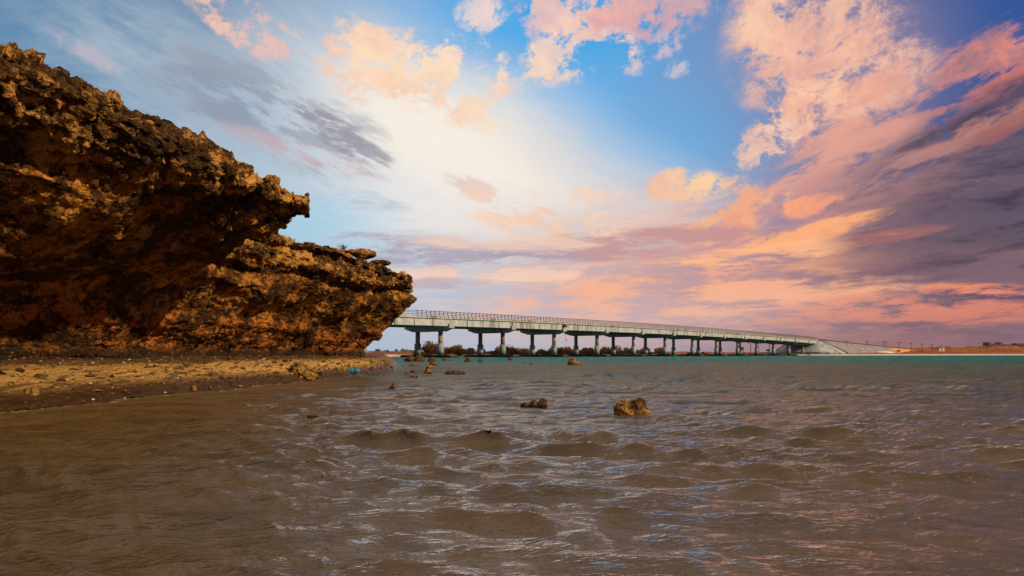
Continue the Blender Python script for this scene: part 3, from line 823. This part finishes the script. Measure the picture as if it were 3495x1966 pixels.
# ------------------------------------------------------------------ far land, embankment
def far_z(X, Y):
    """height of the far shore; its edge runs along the back of the bridge, then out to the right"""
    s = (X - B0.x) * D.x + (Y - B0.y) * D.y; t = (X - B0.x) * N.x + (Y - B0.y) * N.y
    # distance behind the bank line
    bank = np.interp(s, [-400, -60, -20, 8, 30, 60, 200, 330, 352, 372, 400, 460, 560, 700, 1200], [-330, -260, -150, -42, -26, -25, -25, -22, 4, 26, 40, 72, 130, 190, 330])
    bank = bank + 3.0 * np.sin(s * .045) * (s < 300)
    d = bank - t
    z = -1.2 + 2.3 * sstep(d, -10, 16)
    p = np.stack([X.ravel(), Y.ravel(), np.zeros(X.size)], -1)
    n = fbm(p * .018, 4, 70).reshape(X.shape); n2 = fbm(p * .10, 3, 75).reshape(X.shape)
    z += sstep(d, 6, 60) * (1.0 * n + .45 * n2 + .8)
    # low hill at the right, far swells behind
    hill = np.exp(-(((X - 640) / 130) ** 2 + ((Y - 860) / 150) ** 2)) * 6.5 + np.exp(-(((X - 530) / 70) ** 2 + ((Y - 800) / 110) ** 2)) * 3.6 + np.exp(-(((X - 450) / 60) ** 2 + ((Y - 760) / 80) ** 2)) * 1.5
    z += hill * (1 + .5 * n + .25 * n2)
    z += sstep(Y, 900, 2600) * (3.5 + 7 * n)
    return z
def build_far():
    a = np.linspace(-1.35, 1.35, 620); r = np.concatenate([np.geomspace(215, 1100, 330), np.geomspace(1120, 9000, 50)])
    Rr, A = np.meshgrid(r, a, indexing='ij')
    X = Rr * np.sin(A * .78) ; Y = Rr * np.cos(A * .78)
    Z = far_z(X, Y)
    keep = ~((Z[:-1, :-1] < -.9) & (Z[1:, 1:] < -.9) & (Z[1:, :-1] < -.9) & (Z[:-1, 1:] < -.9))
    me = grid_mesh('far_shore', np.stack([X, Y, Z], -1)[:, ::-1], keep[:, ::-1])
    m, t, b = material('desert sand')
    g = t.new('ShaderNodeNewGeometry'); pos = g.outputs['Position']; x, y, z = t.sep(pos)
    n = t.noise(pos, .03, 6, .62); n2 = t.noise(pos, .22, 6, .65)
    c = t.mix(t.ss(n, .35, .62), (.34, .125, .04), (.18, .065, .026))
    c = t.mix(t.ss(n2, .47, .60) * .8, c, (.05, .024, .014))
    c = t.mix(t.ss(z + (n2 - .5) * .5, 1.1, .55), c, (.50, .46, .42))             # pale beach strip
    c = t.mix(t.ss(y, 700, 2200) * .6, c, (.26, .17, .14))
    t.put(b.inputs['Base Color'], c); b.inputs['Roughness'].default_value = .95; b.inputs['Specular IOR Level'].default_value = .1
    t.put(b.inputs['Normal'], t.bump(n2, .6, .8))
    tag(link('far_shore', me, m), kind='structure')
build_far()

def zemb(s):
    return np.interp(s, [370, 379, 600, 790, 900], [zr(376) - 1.7, zr(378.6) - 1.7, 7.6, 5.6, 2.5])
def build_embankment():
    em = empty('road_embankment', (B0.x, B0.y, 0), BROT)
    tag(em, 'long sloping road embankment faced with grey concrete beyond the bridge end', 'embankment')
    M['revet'] = simple('grey revetment concrete', (.20, .195, .205), .9, .35, .25, .2, 2, dirt=(.10, .095, .10))
    M['sandfill'] = simple('orange sand fill', (.50, .21, .06), .95, .3, .15, .3, 1.5)
    S1 = 12.62 * SPAN
    TF, TB = 4.95, -15.6
    # core: sand body from the abutment to the far end
    V = []; F = []; ss_ = np.linspace(S1 + 3.0, 900, 40)
    for s in ss_:
        h = float(zemb(s)); w = (h - .6) * 1.55
        V += [loc(s, TF + w, .6), loc(s, TF, h), loc(s, TB, h), loc(s, TB - w, .6)]
    for i in range(len(ss_) - 1):
        for j in range(3): F.append((i * 4 + j, i * 4 + j + 1, (i + 1) * 4 + j + 1, (i + 1) * 4 + j))
    F.append((0, 1, 2, 3))
    link('sand_fill', poly_mesh('sand_fill', V, F), M['sandfill'], em)
    # revetment slabs side by side down the slope
    s = S1 + 3.2; i = 0
    while s < 602:
        e = s + 5.6
        V = []
        for q in (s + .12, e - .12):
            h = float(zemb(q)); sk = 7.0                             # the slab joints lean back along the slope
            V += [loc(q + 14, TF + (h - 1.6) * 1.55 + .7, 1.5), loc(q, TF + .75, h + .1), loc(q, TF - .2, h - .4), loc(q + 14, TF + (h - 1.6) * 1.55 - .6, 1.2)]
        F = [(0, 1, 5, 4), (1, 2, 6, 5), (3, 0, 4, 7), (0, 3, 2, 1), (4, 5, 6, 7)]
        me = poly_mesh('revetment_slab', V, F)
        o = link('revetment_slab', me, M['revet'], em); o.location = (0, random.uniform(-.05, .05), random.uniform(-.06, .06)); s = e; i += 1
    # plain concrete triangle between the cone and the first leaning joint
    h = float(zemb(S1 + 3.2)); tb = TF + (h - 1.6) * 1.55
    V = [loc(S1 + 2.6, TF + .70, h + .05), loc(S1 + 3.3, TF + .70, h + .05), loc(S1 + 17.1, tb + .65, 1.5), loc(S1 + 2.6, tb + .65, 1.5)]
    V += [(x_, y_ + .9, z_ - .4) for x_, y_, z_ in V]
    link('wing_slab', poly_mesh('wing_slab', V, [(0, 3, 2, 1), (0, 4, 7, 3), (3, 7, 6, 2), (1, 2, 6, 5)]), M['conc_cap'], em)
    # road edge kerb with guard rail
    V = []; F = []; ss_ = np.linspace(S1, 790, 40)
    for s in ss_:
        h = float(zemb(s)); V += [loc(s, TF + .75, h + .12), loc(s, TF + .75, h + .9), loc(s, TF + .3, h + .9), loc(s, TF + .3, h + .12)]
    for i in range(len(ss_) - 1):
        for j in range(4): F.append((i * 4 + j, i * 4 + (j + 1) % 4, (i + 1) * 4 + (j + 1) % 4, (i + 1) * 4 + j))
    link('guard_rail', poly_mesh('guard_rail', V, F), M['rail_dark'], em)
    # abutment: wall under the deck end and a faceted concrete cone in front of it
    h = float(zr(S1)) - 2.3
    v, f = box_vf(S1 - .4, S1 + 7, -TF + .4, -TB - .4, .2, h)
    link('abutment_wall', poly_mesh('abutment_wall', v, f), M['conc_pier'], em)
    hz = float(zr(S1)) - 1.9
    def fan(angs, r0, r1, z0, z1, cs, ct):
        V = []; F = []
        for a in angs:
            ca, sa = math.cos(a), math.sin(a)
            V += [loc(cs + r0 * ca, ct + r0 * sa, z0), loc(cs + r1 * ca, ct + r1 * sa, z1), loc(cs + (r0 - .6) * ca, ct + (r0 - .6) * sa, z0 - .9), ]
        for i in range(len(angs) - 1):
            F.append((i * 3, i * 3 + 3, i * 3 + 4, i * 3 + 1))
        return V, F
    # facets from facing down the channel (s-) round to facing the camera side (t+)
    cs, ct = S1 + 2.0, TF - .3
    L0 = (hz - 2.6) * 1.55
    ang = [R(180), R(158), R(132), R(108), R(90)]
    for i in range(4):
        V, F = fan(ang[i:i + 2], L0 + 1.2, .6, 2.6, hz, cs, ct)
        link('cone_facet', poly_mesh('cone_facet', V, F), M['revet'] if i == 3 else M['conc'], em)
    for i in range(4):
        a0, a1 = ang[i], ang[i + 1]
        V = []
        for a in (a0, a1):
            ca, sa = math.cos(a), math.sin(a)
            V += [loc(cs + (L0 + 1.25) * ca, ct + (L0 + 1.25) * sa, 2.62), loc(cs + (L0 + 1.6) * ca, ct + (L0 + 1.6) * sa, -.4)]
        link('toe_wall', poly_mesh('toe_wall', V, [(0, 1, 3, 2)]), M['conc_jacket'], em)
    # spill slope under the deck
    v = [loc(cs - L0 - 1.2, ct, 2.6), loc(cs - .6, ct, hz), loc(cs - .6, TB, hz), loc(cs - L0 - 1.2, TB - 6, 2.6), loc(cs - L0 - 1.6, ct, -.4), loc(cs - L0 - 1.6, TB - 6, -.4)]
    link('spill_slope', poly_mesh('spill_slope', v, [(0, 1, 2, 3), (4, 0, 3, 5)]), M['conc'], em)
    # dark drain channel down the edge of the revetment
    V = []
    hq = float(zemb(cs + 1.5)) + .25
    V += [loc(cs + 1.0, TF + .8, hq), loc(cs + 2.4, TF + .8, hq), loc(cs + 18, TF + (hq - 1.6) * 1.55 + .9, 1.7), loc(cs + 16.4, TF + (hq - 1.6) * 1.55 + .9, 1.7)]
    V += [(x, y + .5, z - .5) for x, y, z in V]
    link('drain_channel', poly_mesh('drain_channel', V, [(0, 1, 2, 3), (0, 4, 5, 1), (3, 2, 6, 7), (0, 3, 7, 4), (1, 5, 6, 2)]), M['slab_dark'], em)
build_embankment()

def far_pt(u, y):
    x = (u - 512) / FPX * y
    return Vector((x, y, float(far_z(np.array([[x]]), np.array([[y]]))[0, 0])))
def build_far_things():
    # power poles marching behind the embankment (u, distance, top v)
    for i, (u, y, tv, nm) in enumerate([(847, 690, 340.3, ''), (867.2, 730, 340.8, ''), (884.7, 740, 341.4, ''), (898.9, 745, 342.0, ''), (911.1, 750, 342.8, ''), (922, 760, 343.6, ''), (931.7, 780, 344.5, ''), (940.7, 850, 345.4, ''), (948, 900, 346, '')]):
        p = far_pt(u, y); top = CAM_H + (HOR - tv) / FPX * y; h = top - p.z
        e = empty('power_pole', p)
        tag(e, ['dark power pole with crossarm, leftmost of the row above the revetment', 'second power pole from the left above the revetment', 'third power pole from the left above the embankment', 'fourth power pole from the left, above the dark square sign',
                'fifth power pole from the left, right of the dark square sign', 'sixth power pole from the left, above the low end of the embankment', 'seventh power pole from the left beyond the embankment', 'eighth power pole, above the pair of white sign boards', 'rightmost and smallest power pole in the row'][i], 'pole', 'power poles behind the embankment')
        v, f = cyl_vf(.42, .30, -1, h, 6); link('post', poly_mesh('post', v, f), M['wood'], e)
        v, f = join_vf([box_vf(-2.4, 2.4, -.12, .12, h - .9, h - .55)] + [box_vf(a - .12, a + .12, -.12, .12, h - .55, h + .2) for a in (-2.2, 0, 2.2)])
        link('crossarm', poly_mesh('crossarm', v, f), M['wood'], e)
    # floodlight masts seen under the bridge
    for u, y, tv, lab in ((750.7, 520, 340.0, 'floodlight mast with crossarm seen between the far bridge piers'), (769.4, 520, 341.5, 'plain thin mast seen under the last bridge spans')):
        p = far_pt(u, y); h = CAM_H + (HOR - tv) / FPX * y - p.z
        e = empty('light_mast', p); tag(e, lab, 'mast')
        v, f = cyl_vf(.32, .24, -1, h, 6); link('post', poly_mesh('post', v, f), M['wood'], e)
        if u < 760:
            v, f = join_vf([box_vf(-2.0, 2.0, -.2, .2, h - 1.9, h - 1.5), box_vf(-2.1, -1.3, -.3, .3, h - 2.6, h - 1.7), box_vf(1.3, 2.1, -.3, .3, h - 2.6, h - 1.7)])
            link('lamp_arm', poly_mesh('lamp_arm', v, f), M['wood'], e)
    # sign boards
    for u, y, wv, tv, bv, mat, lab in ((898.5, 640, 3.6, 350.0, 351.8, 'sign_back', 'dark square sign board on posts below the orange embankment'), (940.2, 600, 2.0, 348.2, 351.3, 'sign', 'left of the two white sign boards by the far shore'),
                                   (943.4, 600, 2.0, 348.2, 351.3, 'sign', 'right of the two white sign boards by the far shore'), (742.3, 500, 3.0, 347.0, 350.2, 'sign_back', 'dark board on legs seen between far bridge columns'), (768.0, 500, 3.0, 349.3, 351.2, 'sign_back', 'low dark board on legs left of the abutment')):
        p = far_pt(u, y); m = y / FPX; w = wv * m; z1 = CAM_H + (HOR - tv) * m - p.z; z0 = CAM_H + (HOR - bv) * m - p.z
        e = empty('sign_board', p); tag(e, lab, 'sign')
        v, f = box_vf(-w / 2, w / 2, -.1, .1, z0, z1); link('panel', poly_mesh('panel', v, f), M[mat], e)
        for a in (-.35, .35):
            v, f = cyl_vf(.12, .12, -1, z0 + .1, 6, a * w, .25); link('leg', poly_mesh('leg', v, f), M['wood'], e)
    # buildings on the hill
    p = far_pt(992.5, 850); e = empty('hilltop_building', p); m = 850 / FPX
    tag(e, 'ruined dark building with two corner towers on the right hilltop', 'building')
    zb = CAM_H + (HOR - 346.6) * m - p.z; zw = CAM_H + (HOR - 343.6) * m - p.z; zt = CAM_H + (HOR - 342.3) * m - p.z; w = 11.3 * m
    v, f = box_vf(-w / 2 + 1, w / 2 - 1, -5, 6, -3, zw); link('wall', poly_mesh('wall', v, f), M['render'], e)
    for a in (-1, 1):
        v, f = box_vf(a * w / 2 - 1.5, a * w / 2 + 1.5, -5.6, 5, -3, zt); link('tower', poly_mesh('tower', v, f), M['render'], e)
    for a in (-2.6, 0, 2.6):
        v, f = box_vf(a - .7, a + .7, -5.06, -4.9, zw - 3.2, zw - 1.1); link('window', poly_mesh('window', v, f), M['opening'], e)
    p = far_pt(1013, 830); e = empty('flat_roof_house', p); m = 830 / FPX
    tag(e, 'low flat roofed house at the right edge of the hill', 'building')
    z1 = CAM_H + (HOR - 344.6) * m - p.z; z2 = CAM_H + (HOR - 343.3) * m - p.z
    v, f = box_vf(-9, 12, -4, 5, -3, z1); link('wall', poly_mesh('wall', v, f), M['render'], e)
    v, f = box_vf(2, 12, -3, 5.2, z1 + .003, z2); link('upper_floor', poly_mesh('upper_floor', v, f), M['render'], e)
    v, f = box_vf(-9.4, 12.4, -4.4, 5.4, z1 - .5, z1 - .1); link('roof_edge', poly_mesh('roof_edge', v, f), M['opening'], e)
    for a in (-6, -2, 3, 8):
        v, f = box_vf(a - .9, a + .9, -4.06, -3.9, z1 - 2.4, z1 - 1.0); link('window', poly_mesh('window', v, f), M['opening'], e)
    # pale mound on the far shore
    p = far_pt(884, 560); p.z = max(p.z, .1)
    o = link('sand_mound', rock_mesh('sand_mound', [(0, 0, 0, 7.5, 4, 1.5), (4, 0, 0, 5, 3, .9)], 900, 4, .08), M['sign']); o.location = p
    tag(o, 'low pale mound at the waterline below the revetment end', 'mound')
    # thin pale tower at the left horizon, by the bluff's foot
    e = empty('lamp_post', far_pt(366.0, 700)); tag(e, 'thin pale mast on the horizon beside the bluff foot', 'mast')
    v, f = cyl_vf(.5, .35, -2, 13, 8); link('post', poly_mesh('post', v, f), M['conc_jacket'], e)
    v, f = box_vf(-.9, .9, -.4, .4, 13.002, 13.5); link('lamp_head', poly_mesh('lamp_head', v, f), M['wood'], e)
build_far_things()

# ------------------------------------------------------------------ bushes
def leaf_mat(name, a, b_):
    m, t, b = material(name)
    oi = t.new('ShaderNodeObjectInfo'); g = t.new('ShaderNodeNewGeometry')
    n = t.noise(g.outputs['Position'], .9, 3, .6)
    t.put(b.inputs['Base Color'], t.mix(t.ss(n + (E(t, oi.outputs['Random']) - .5) * .3, .35, .65), a, b_))
    b.inputs['Roughness'].default_value = .8; b.inputs['Specular IOR Level'].default_value = .15
    return m
M['mangrove'] = leaf_mat('dry mangrove leaves', (.13, .07, .028), (.22, .125, .052))
M['greyleaf'] = leaf_mat('grey green leaves', (.07, .075, .06), (.11, .11, .085))
def crown_mesh(rx, ry, h, seed, n=520, leaf=.34):
    rg = np.random.default_rng(seed); V = []; F = []
    lob = [(rg.uniform(-.6, .6) * rx, rg.uniform(-.5, .5) * ry, rg.uniform(.15, .66) * h, rg.uniform(.3, .5)) for _ in range(9)]
    for i in range(n):
        cx, cy, cz, s = lob[rg.integers(len(lob))]
        d = rg.normal(size=3); d /= np.linalg.norm(d); r = rg.uniform(.55, 1.05)
        p = np.array([cx + d[0] * s * rx * r, cy + d[1] * s * ry * r, max(.1, cz + d[2] * s * h * .85 * r)])
        a = rg.normal(size=3); a /= np.linalg.norm(a); b = np.cross(a, rg.normal(size=3)); b /= np.linalg.norm(b)
        l = leaf * rg.uniform(.6, 1.5); w = l * .55; o = len(V)
        V += [p - a * l, p - b * w, p + a * l, p + b * w]; F.append((o, o + 1, o + 2, o + 3))
    return poly_mesh('crown', V, F)
def trunk_mesh(h, seed, r=.09):
    rg = random.Random(seed); parts = []
    for i in range(5):
        a = rg.uniform(0, 6.28); b = (math.cos(a) * .9, math.sin(a) * .9, h * rg.uniform(.5, .8))
        parts.append(tube_vf((0, 0, -.4), (b[0] * .4, b[1] * .4, h * .3), r, r * .7)); parts.append(tube_vf((b[0] * .4, b[1] * .4, h * .3), b, r * .7, r * .25))
    v, f = join_vf(parts); return poly_mesh('trunk', v, f)
def build_bushes():
    vars_ = []
    for i in range(6):
        c = crown_mesh(4.2, 3.0, 3.6, 40 + i, 1300, .27); c.materials.append(M['mangrove'])
        tr = trunk_mesh(3.0, 60 + i, .12); tr.materials.append(M['bark']); vars_.append((c, tr))
    rg = random.Random(5)
    us = []
    s = 26.0
    while s < 300:
        us.append(s); s += rg.uniform(4.6, 8.0)
    for i, s in enumerate(us):
        big = 1.0 if s < 200 else 1.0 - .55 * (s - 200) / 100
        for row in range(2 if s < 230 else 1):
            t = -31.5 - row * 7 + rg.uniform(-2, 2) - s * .01
            q = bp(s + rg.uniform(-1.5, 1.5), t)
            z = float(far_z(np.array([[q.x]]), np.array([[q.y]]))[0, 0])
            e = empty('mangrove_bush', (q.x, q.y, z - .2), rg.uniform(0, 6.28))
            k = big * .85 * rg.uniform(.55, 1.25) * (1.12 if row else .95); e.scale = (k * rg.uniform(.9, 1.4), k, k * rg.uniform(.75, 1.25))
            tag(e, 'brown leafed mangrove bush in the thicket behind the bridge piers', 'bush', 'mangrove thicket behind the bridge')
            c, tr = vars_[rg.randrange(6)]
            link('crown', c, None, e); link('trunk', tr, None, e)
    # lone tall bush at the thicket's left end and one in front of the fifth pier
    for u, y, hh, lab in ((433, 300, 5.4, 'tall round mangrove bush beside the first bridge column, at the thicket end'), (615.5, 420, 5.6, 'tallest brown mangrove bush, between the fourth and fifth bridge piers')):
        p = far_pt(u, y); e = empty('mangrove_bush', (p.x, p.y, max(p.z, .6) - .2)); tag(e, lab, 'bush', 'mangrove thicket behind the bridge')
        c = crown_mesh(4.6, 3.4, hh, int(u), 760, .36); tr = trunk_mesh(hh * .85, int(u), .16)
        link('crown', c, M['mangrove'], e); link('trunk', tr, M['bark'], e)
    # small far trees at the left horizon
    for u, y, hh, lab in ((377.5, 560, 3.6, 'leftmost small grey tree on the horizon past the bluff'), (386, 600, 2.6, 'low grey bush on the horizon between two small trees'), (397, 540, 4.4, 'largest grey tree on the left horizon'), (404.5, 560, 3.8, 'small grey tree just left of the first pier'), (411, 580, 2.8, 'low grey bush behind the first pier')):
        p = far_pt(u, y); e = empty('horizon_tree', (p.x, p.y, max(p.z, .4) - .2)); tag(e, lab, 'tree')
        c = crown_mesh(3.4, 3, hh, int(u) + 7, 300, .5); tr = trunk_mesh(hh * .9, int(u), .2)
        link('crown', c, M['greyleaf'], e); link('trunk', tr, M['bark'], e)
    # dry twiggy shrubs on the far bluff's rim
    M['twig'] = simple('dry twigs', (.05, .04, .025), .9, .3, 8)
    for i, (u, y, h, lab) in enumerate(((297, 33.5, .30, 'leftmost dry twig shrub on the far bluff rim'), (347, 37.5, .42, 'spreading dry shrub in the middle of the far bluff rim'), (364, 40.5, .50, 'tallest dry shrub beside the round knob on the bluff rim'), (377, 43, .30, 'smallest dry shrub near the bluff nose'))):
        parts = []; rg = random.Random(90 + i)
        for k in range(26):
            a = rg.uniform(0, 6.28); l = h * rg.uniform(.5, 1.1); sp = rg.uniform(.1, .7)
            b = Vector((math.cos(a) * sp * l * 1.4, math.sin(a) * sp * l * 1.4, l)); parts.append(tube_vf((0, 0, -.1), b, .010, .005, 3))
            for _ in range(2): parts.append(tube_vf(b * .6, b * .6 + Vector((rg.uniform(-.2, .2), rg.uniform(-.2, .2), rg.uniform(.1, .3))) * h, .010, .006, 3))
        v_, f_ = join_vf(parts)
        o = link('dry_shrub', poly_mesh('dry_shrub', v_, f_), M['twig']); x0 = (u - 512) / FPX * y - .25
        hit = bluff_far.ray_cast((x0, y, 14), (0, 0, -1)); o.location = (x0, y, hit[1].z if hit[0] else 6.8)
        tag(o, lab, 'shrub', 'dry shrubs on the bluff rim')
build_bushes()

# ------------------------------------------------------------------ rocks in the water and on the beach
def build_rocks():
    W = lambda u, v, w: (at(u, v), w * at(u, v).y / FPX)
    # u, v(base), width px, height px, lobes in half-width/height units, material, label
    L1 = [(0, 0, 0, 1, .8, 1)]
    spec = [
        (633.6, 417.8, 34.9, 18.2, [(-.45, 0, .05, .52, .55, .92), (.32, 0, .0, .68, .62, .95), (.1, 0, .3, .55, .5, .62), (0, 0, -.1, 1.0, .75, .5)], 'rock', 'largest ochre boulder standing in the shallow water in the middle'),
        (534.2, 407.6, 25, 8.0, [(-.72, 0, 0, .30, .5, .62), (-.05, 0, 0, .32, .5, .95), (.62, 0, 0, .36, .5, .98), (0, 0, -.2, 1.0, .6, .5)], 'darkrock', 'low three-peaked dark rock left of the largest boulder'),
        (575.4, 364.7, 13.6, 6.4, [(-.35, 0, .1, .62, .6, .9), (.3, 0, -.1, .7, .6, .62)], 'rock', 'lone tilted brown rock in the water below the fourth bridge pier'),
        (413.8, 361.5, 19, 6.2, [(-.45, 0, 0, .55, .6, .92), (.45, 0, 0, .55, .6, 1.0)], 'darkrock', 'broad double rock at the end of the dark shore'),
        (431.3, 361.5, 8, 4.2, L1, 'darkrock', 'rounded brown rock right of the broad double rock'),
        (446, 360.7, 7.3, 2.8, L1, 'rock', 'low ochre rock at the teal water edge under the first pier'),
        (468, 361.8, 9.1, 5.0, [(0, 0, 0, .6, .6, 1), (0, 0, -.2, 1, .7, .62)], 'darkrock', 'peaked dark rock in the water between first and second piers'),
        (480.5, 361.9, 5.2, 2.4, L1, 'darkrock', 'small dark rock right of the peaked rock'),
        (433.2, 365.2, 9.4, 3.0, [(-.4, 0, 0, .6, .5, 1), (.5, 0, -.2, .6, .5, .7)], 'darkrock', 'flat dark rock behind the two stacked brown rocks'),
        (430.6, 368.3, 5.6, 3.4, L1, 'rock', 'small brown rock just behind the pointed rock near shore'),
        (428, 373.8, 10.4, 7.6, [(0, 0, .2, .55, .6, .85), (0, 0, -.2, 1, .8, .72)], 'rock', 'pointed brown rock standing in shallow water near the shore'),
        (407.6, 374.3, 4.7, 3.8, L1, 'rock', 'small upright rock in the water right of the blue jug'),
        (412.8, 372.4, 6.0, 2.0, L1, 'darkrock', 'thin flat rock behind the small upright rock'),
        (412.2, 378.0, 4.9, 2.7, L1, 'rock', 'left of two touching small rocks in the water'),
        (417.0, 378.0, 3.4, 3.0, L1, 'rock', 'right of two touching small rocks in the water'),
        (454.6, 374.6, 17.7, 4.0, [(-.55, 0, 0, .5, .3, .9), (0, 0, 0, .5, .3, 1), (.55, 0, 0, .48, .3, .95)], 'darkrock', 'long log-shaped dark rock lying in the water'),
        (391.5, 389.2, 7.6, 6.6, [(.35, 0, .2, .42, .5, .85), (-.35, 0, -.2, .65, .6, .62)], 'darkrock', 'dark rock with an upright tip, nearest the shore curve'),
        (312.6, 418.4, 14, 3.2, [(-.35, 0, 0, .6, .5, .9), (.4, 0, -.1, .6, .5, .8)], 'darkrock', 'flat dark stone awash at lower left of the open water'),
        (411, 366.0, 6, 1.9, L1, 'rock', 'low flat rock awash left of the small pale stone'),
        (416.6, 365.4, 3.6, 2.3, L1, 'rock', 'small stone awash between the flat rock and the dark one'),
        (510, 360.2, 4.8, 3.2, L1, 'darkrock', 'small square rock in the teal water below the second pier'),
        (524.7, 363.7, 1.8, 1.5, L1, 'darkrock', 'tiny dark stone in the water right of the second pier'),
        (531, 364.5, 2.9, 1.4, L1, 'darkrock', 'tiny flat stone beside another below the third pier'),
    ]
    for i, (u, v, w, h, lobes, mat, lab) in enumerate(spec):
        p = at(u, v); m = p.y / FPX; hw = w * m / 2; hh = h * m
        lb = [(a * hw, b * hw * .8, c * hh, rx * hw, ry * hw, rz * hh) for a, b, c, rx, ry, rz in lobes]
        me = rock_mesh('water_rock', lb, 700 + i * 7, 5 if w > 12 else 4, .17 if w > 12 else .2, 1.15)
        o = link('water_rock', me, M[mat]); o.location = (p.x, p.y + hw * .5, 0.0)
        tag(o, lab, 'rock', 'rocks standing in the shallows')
    beach = [
        (300, 374.5, 29, 10.5, [(0, 0, .1, .7, .7, .95), (-.5, 0, -.1, .5, .6, .75), (.5, 0, -.15, .6, .6, .62)], 'yrock', 'large yellow coral boulder on the beach left of the blue jug'),
        (321, 375.2, 7, 3.4, L1, 'darkrock', 'small dark rock leaning on the yellow coral boulder'),
        (277, 374.6, 7, 2.8, L1, 'darkrock', 'low dark rock at the left of the yellow coral boulder'),
        (193.5, 391.0, 5.2, 5.2, L1, 'yrock', 'round yellow stone at the waterline on the left'),
        (31.5, 393.0, 12, 6, [(-.4, 0, 0, .6, .6, .9), (.45, 0, 0, .6, .6, 1)], 'yrock', 'bright yellow coral lump on the sand at far left'),
        (56, 388.8, 5.6, 5.2, L1, 'yrock', 'small yellow coral lump right of the bright one'),
        (11, 386.4, 6, 3.6, L1, 'yrock', 'faint yellow stone on the sand at the left edge'),
        (39.5, 378.3, 10, 4.6, L1, 'darkrock', 'dark angular stone on the sand near the cliff'),
        (282, 366.5, 7, 3.2, L1, 'yrock', 'pale rock behind the yellow coral boulder'),
        (243, 369.0, 4.5, 3.0, L1, 'yrock', 'small yellow stone on the sand in front of the cliff notch'),
        (344, 371, 3, 3.2, L1, 'yrock', 'small stone above the blue jug'),
        (372, 369.5, 3.4, 2.8, L1, 'darkrock', 'first dark stone on sand right of the jug'),
        (381, 369.5, 2.4, 2.2, L1, 'darkrock', 'second dark stone on sand right of the jug'),
    ]
    for i, (u, v, w, h, lobes, mat, lab) in enumerate(beach):
        p = on_beach(u, v); m = p.y / FPX; hw = w * m / 2; hh = h * m
        lb = [(a * hw, b * hw * .8, c * hh, rx * hw, ry * hw, rz * hh) for a, b, c, rx, ry, rz in lobes]
        me = rock_mesh('beach_rock', lb, 1200 + i * 7, 5 if w > 12 else 4, .22, 1.3)
        o = link('beach_rock', me, M[mat]); o.location = (p.x, p.y, p.z)
        tag(o, lab, 'rock', 'rocks on the beach')
build_rocks()

def build_pebbles():
    """loose stones, shells and broken coral on the sand: one mass"""
    rg = np.random.default_rng(21); V = []; F = []; mi = []
    base = np.array([(1, 0, 0), (-1, 0, 0), (0, 1, 0), (0, -1, 0), (0, 0, 1), (0, 0, -1)], float)
    tri = [(0, 2, 4), (2, 1, 4), (1, 3, 4), (3, 0, 4), (2, 0, 5), (1, 2, 5), (3, 1, 5), (0, 3, 5)]
    n = 5200
    y = rg.uniform(11, 58, n) ** 1.0; s = np.abs(rg.normal(0, 1, n)) * 1.0
    zone = rg.random(n)
    s = np.where(zone < .45, rg.uniform(3.2, 5.6, n), np.where(zone < .8, rg.uniform(.5, 4, n), rg.uniform(-.2, .8, n)))
    x = shore_x(y) - s; z = beach_z(x, y)
    for i in range(n):
        k = rg.uniform(.018, .05) * (1 + (rg.random() < .06) * 1.6); sc_ = np.array([k * rg.uniform(.8, 1.8), k * rg.uniform(.8, 1.6), k * rg.uniform(.4, .9)])
        a = rg.uniform(0, 6.28); c_, s_ = math.cos(a), math.sin(a); o = len(V)
        for b in base * sc_ * rg.uniform(.7, 1.3, (6, 1)):
            V.append((x[i] + b[0] * c_ - b[1] * s_, y[i] + b[0] * s_ + b[1] * c_, max(z[i], -.02) + b[2] + sc_[2] * .3))
        F += [tuple(q + o for q in t_) for t_ in tri]
        mi += [int(rg.choice(3, p=[.80, .17, .03]))] * 8
    me = poly_mesh('beach_pebbles', V, F)
    for m in (M['darkrock'], M['yrock'], M['sign']): me.materials.append(m)
    me.polygons.foreach_set('material_index', mi)
    o = link('beach_pebbles', me); tag(o, 'scattered pebbles, shells and broken coral on the sand', 'pebbles', kind='stuff')
build_pebbles()

def build_jug():
    p = on_beach(354, 374.2); p.z = max(p.z, .02) + .05
    e = empty('plastic_jug', (p.x, p.y, p.z), R(6)); e.scale = (1.15, 1.15, 1.15); tag(e, 'translucent blue plastic jug lying at the water line on the beach', 'jug')
    m, t, b = material('blue plastic')
    t.put(b.inputs['Base Color'], (.06, .30, .52)); b.inputs['Roughness'].default_value = .18; b.inputs['Transmission Weight'].default_value = .45; b.inputs['IOR'].default_value = 1.2
    prof = [(-.30, .001), (-.30, .09), (-.285, .115), (-.2, .12), (-.195, .113), (-.17, .113), (-.165, .12), (-.02, .12), (-.015, .113), (.01, .113), (.015, .12), (.17, .12), (.24, .10), (.28, .05), (.295, .035), (.335, .035), (.335, 0)]
    n = 24; V = []; F = []
    for x, r in prof: V += [(x, r * math.cos(6.2832 * i / n), .115 + r * math.sin(6.2832 * i / n)) for i in range(n)]
    for j in range(len(prof) - 1):
        for i in range(n): F.append((j * n + i, j * n + (i + 1) % n, (j + 1) * n + (i + 1) % n, (j + 1) * n + i))
    link('body', poly_mesh('body', V, F), m, e, smooth=True)
    v, f = cyl_vf(.042, .042, 0, .035, 16); v = [(.325 + z, x, .115 + y) for x, y, z in v]
    m2 = simple('blue cap plastic', (.02, .10, .30), .4, .1, 5); link('cap', poly_mesh('cap', v, f), m2, e)
build_jug()
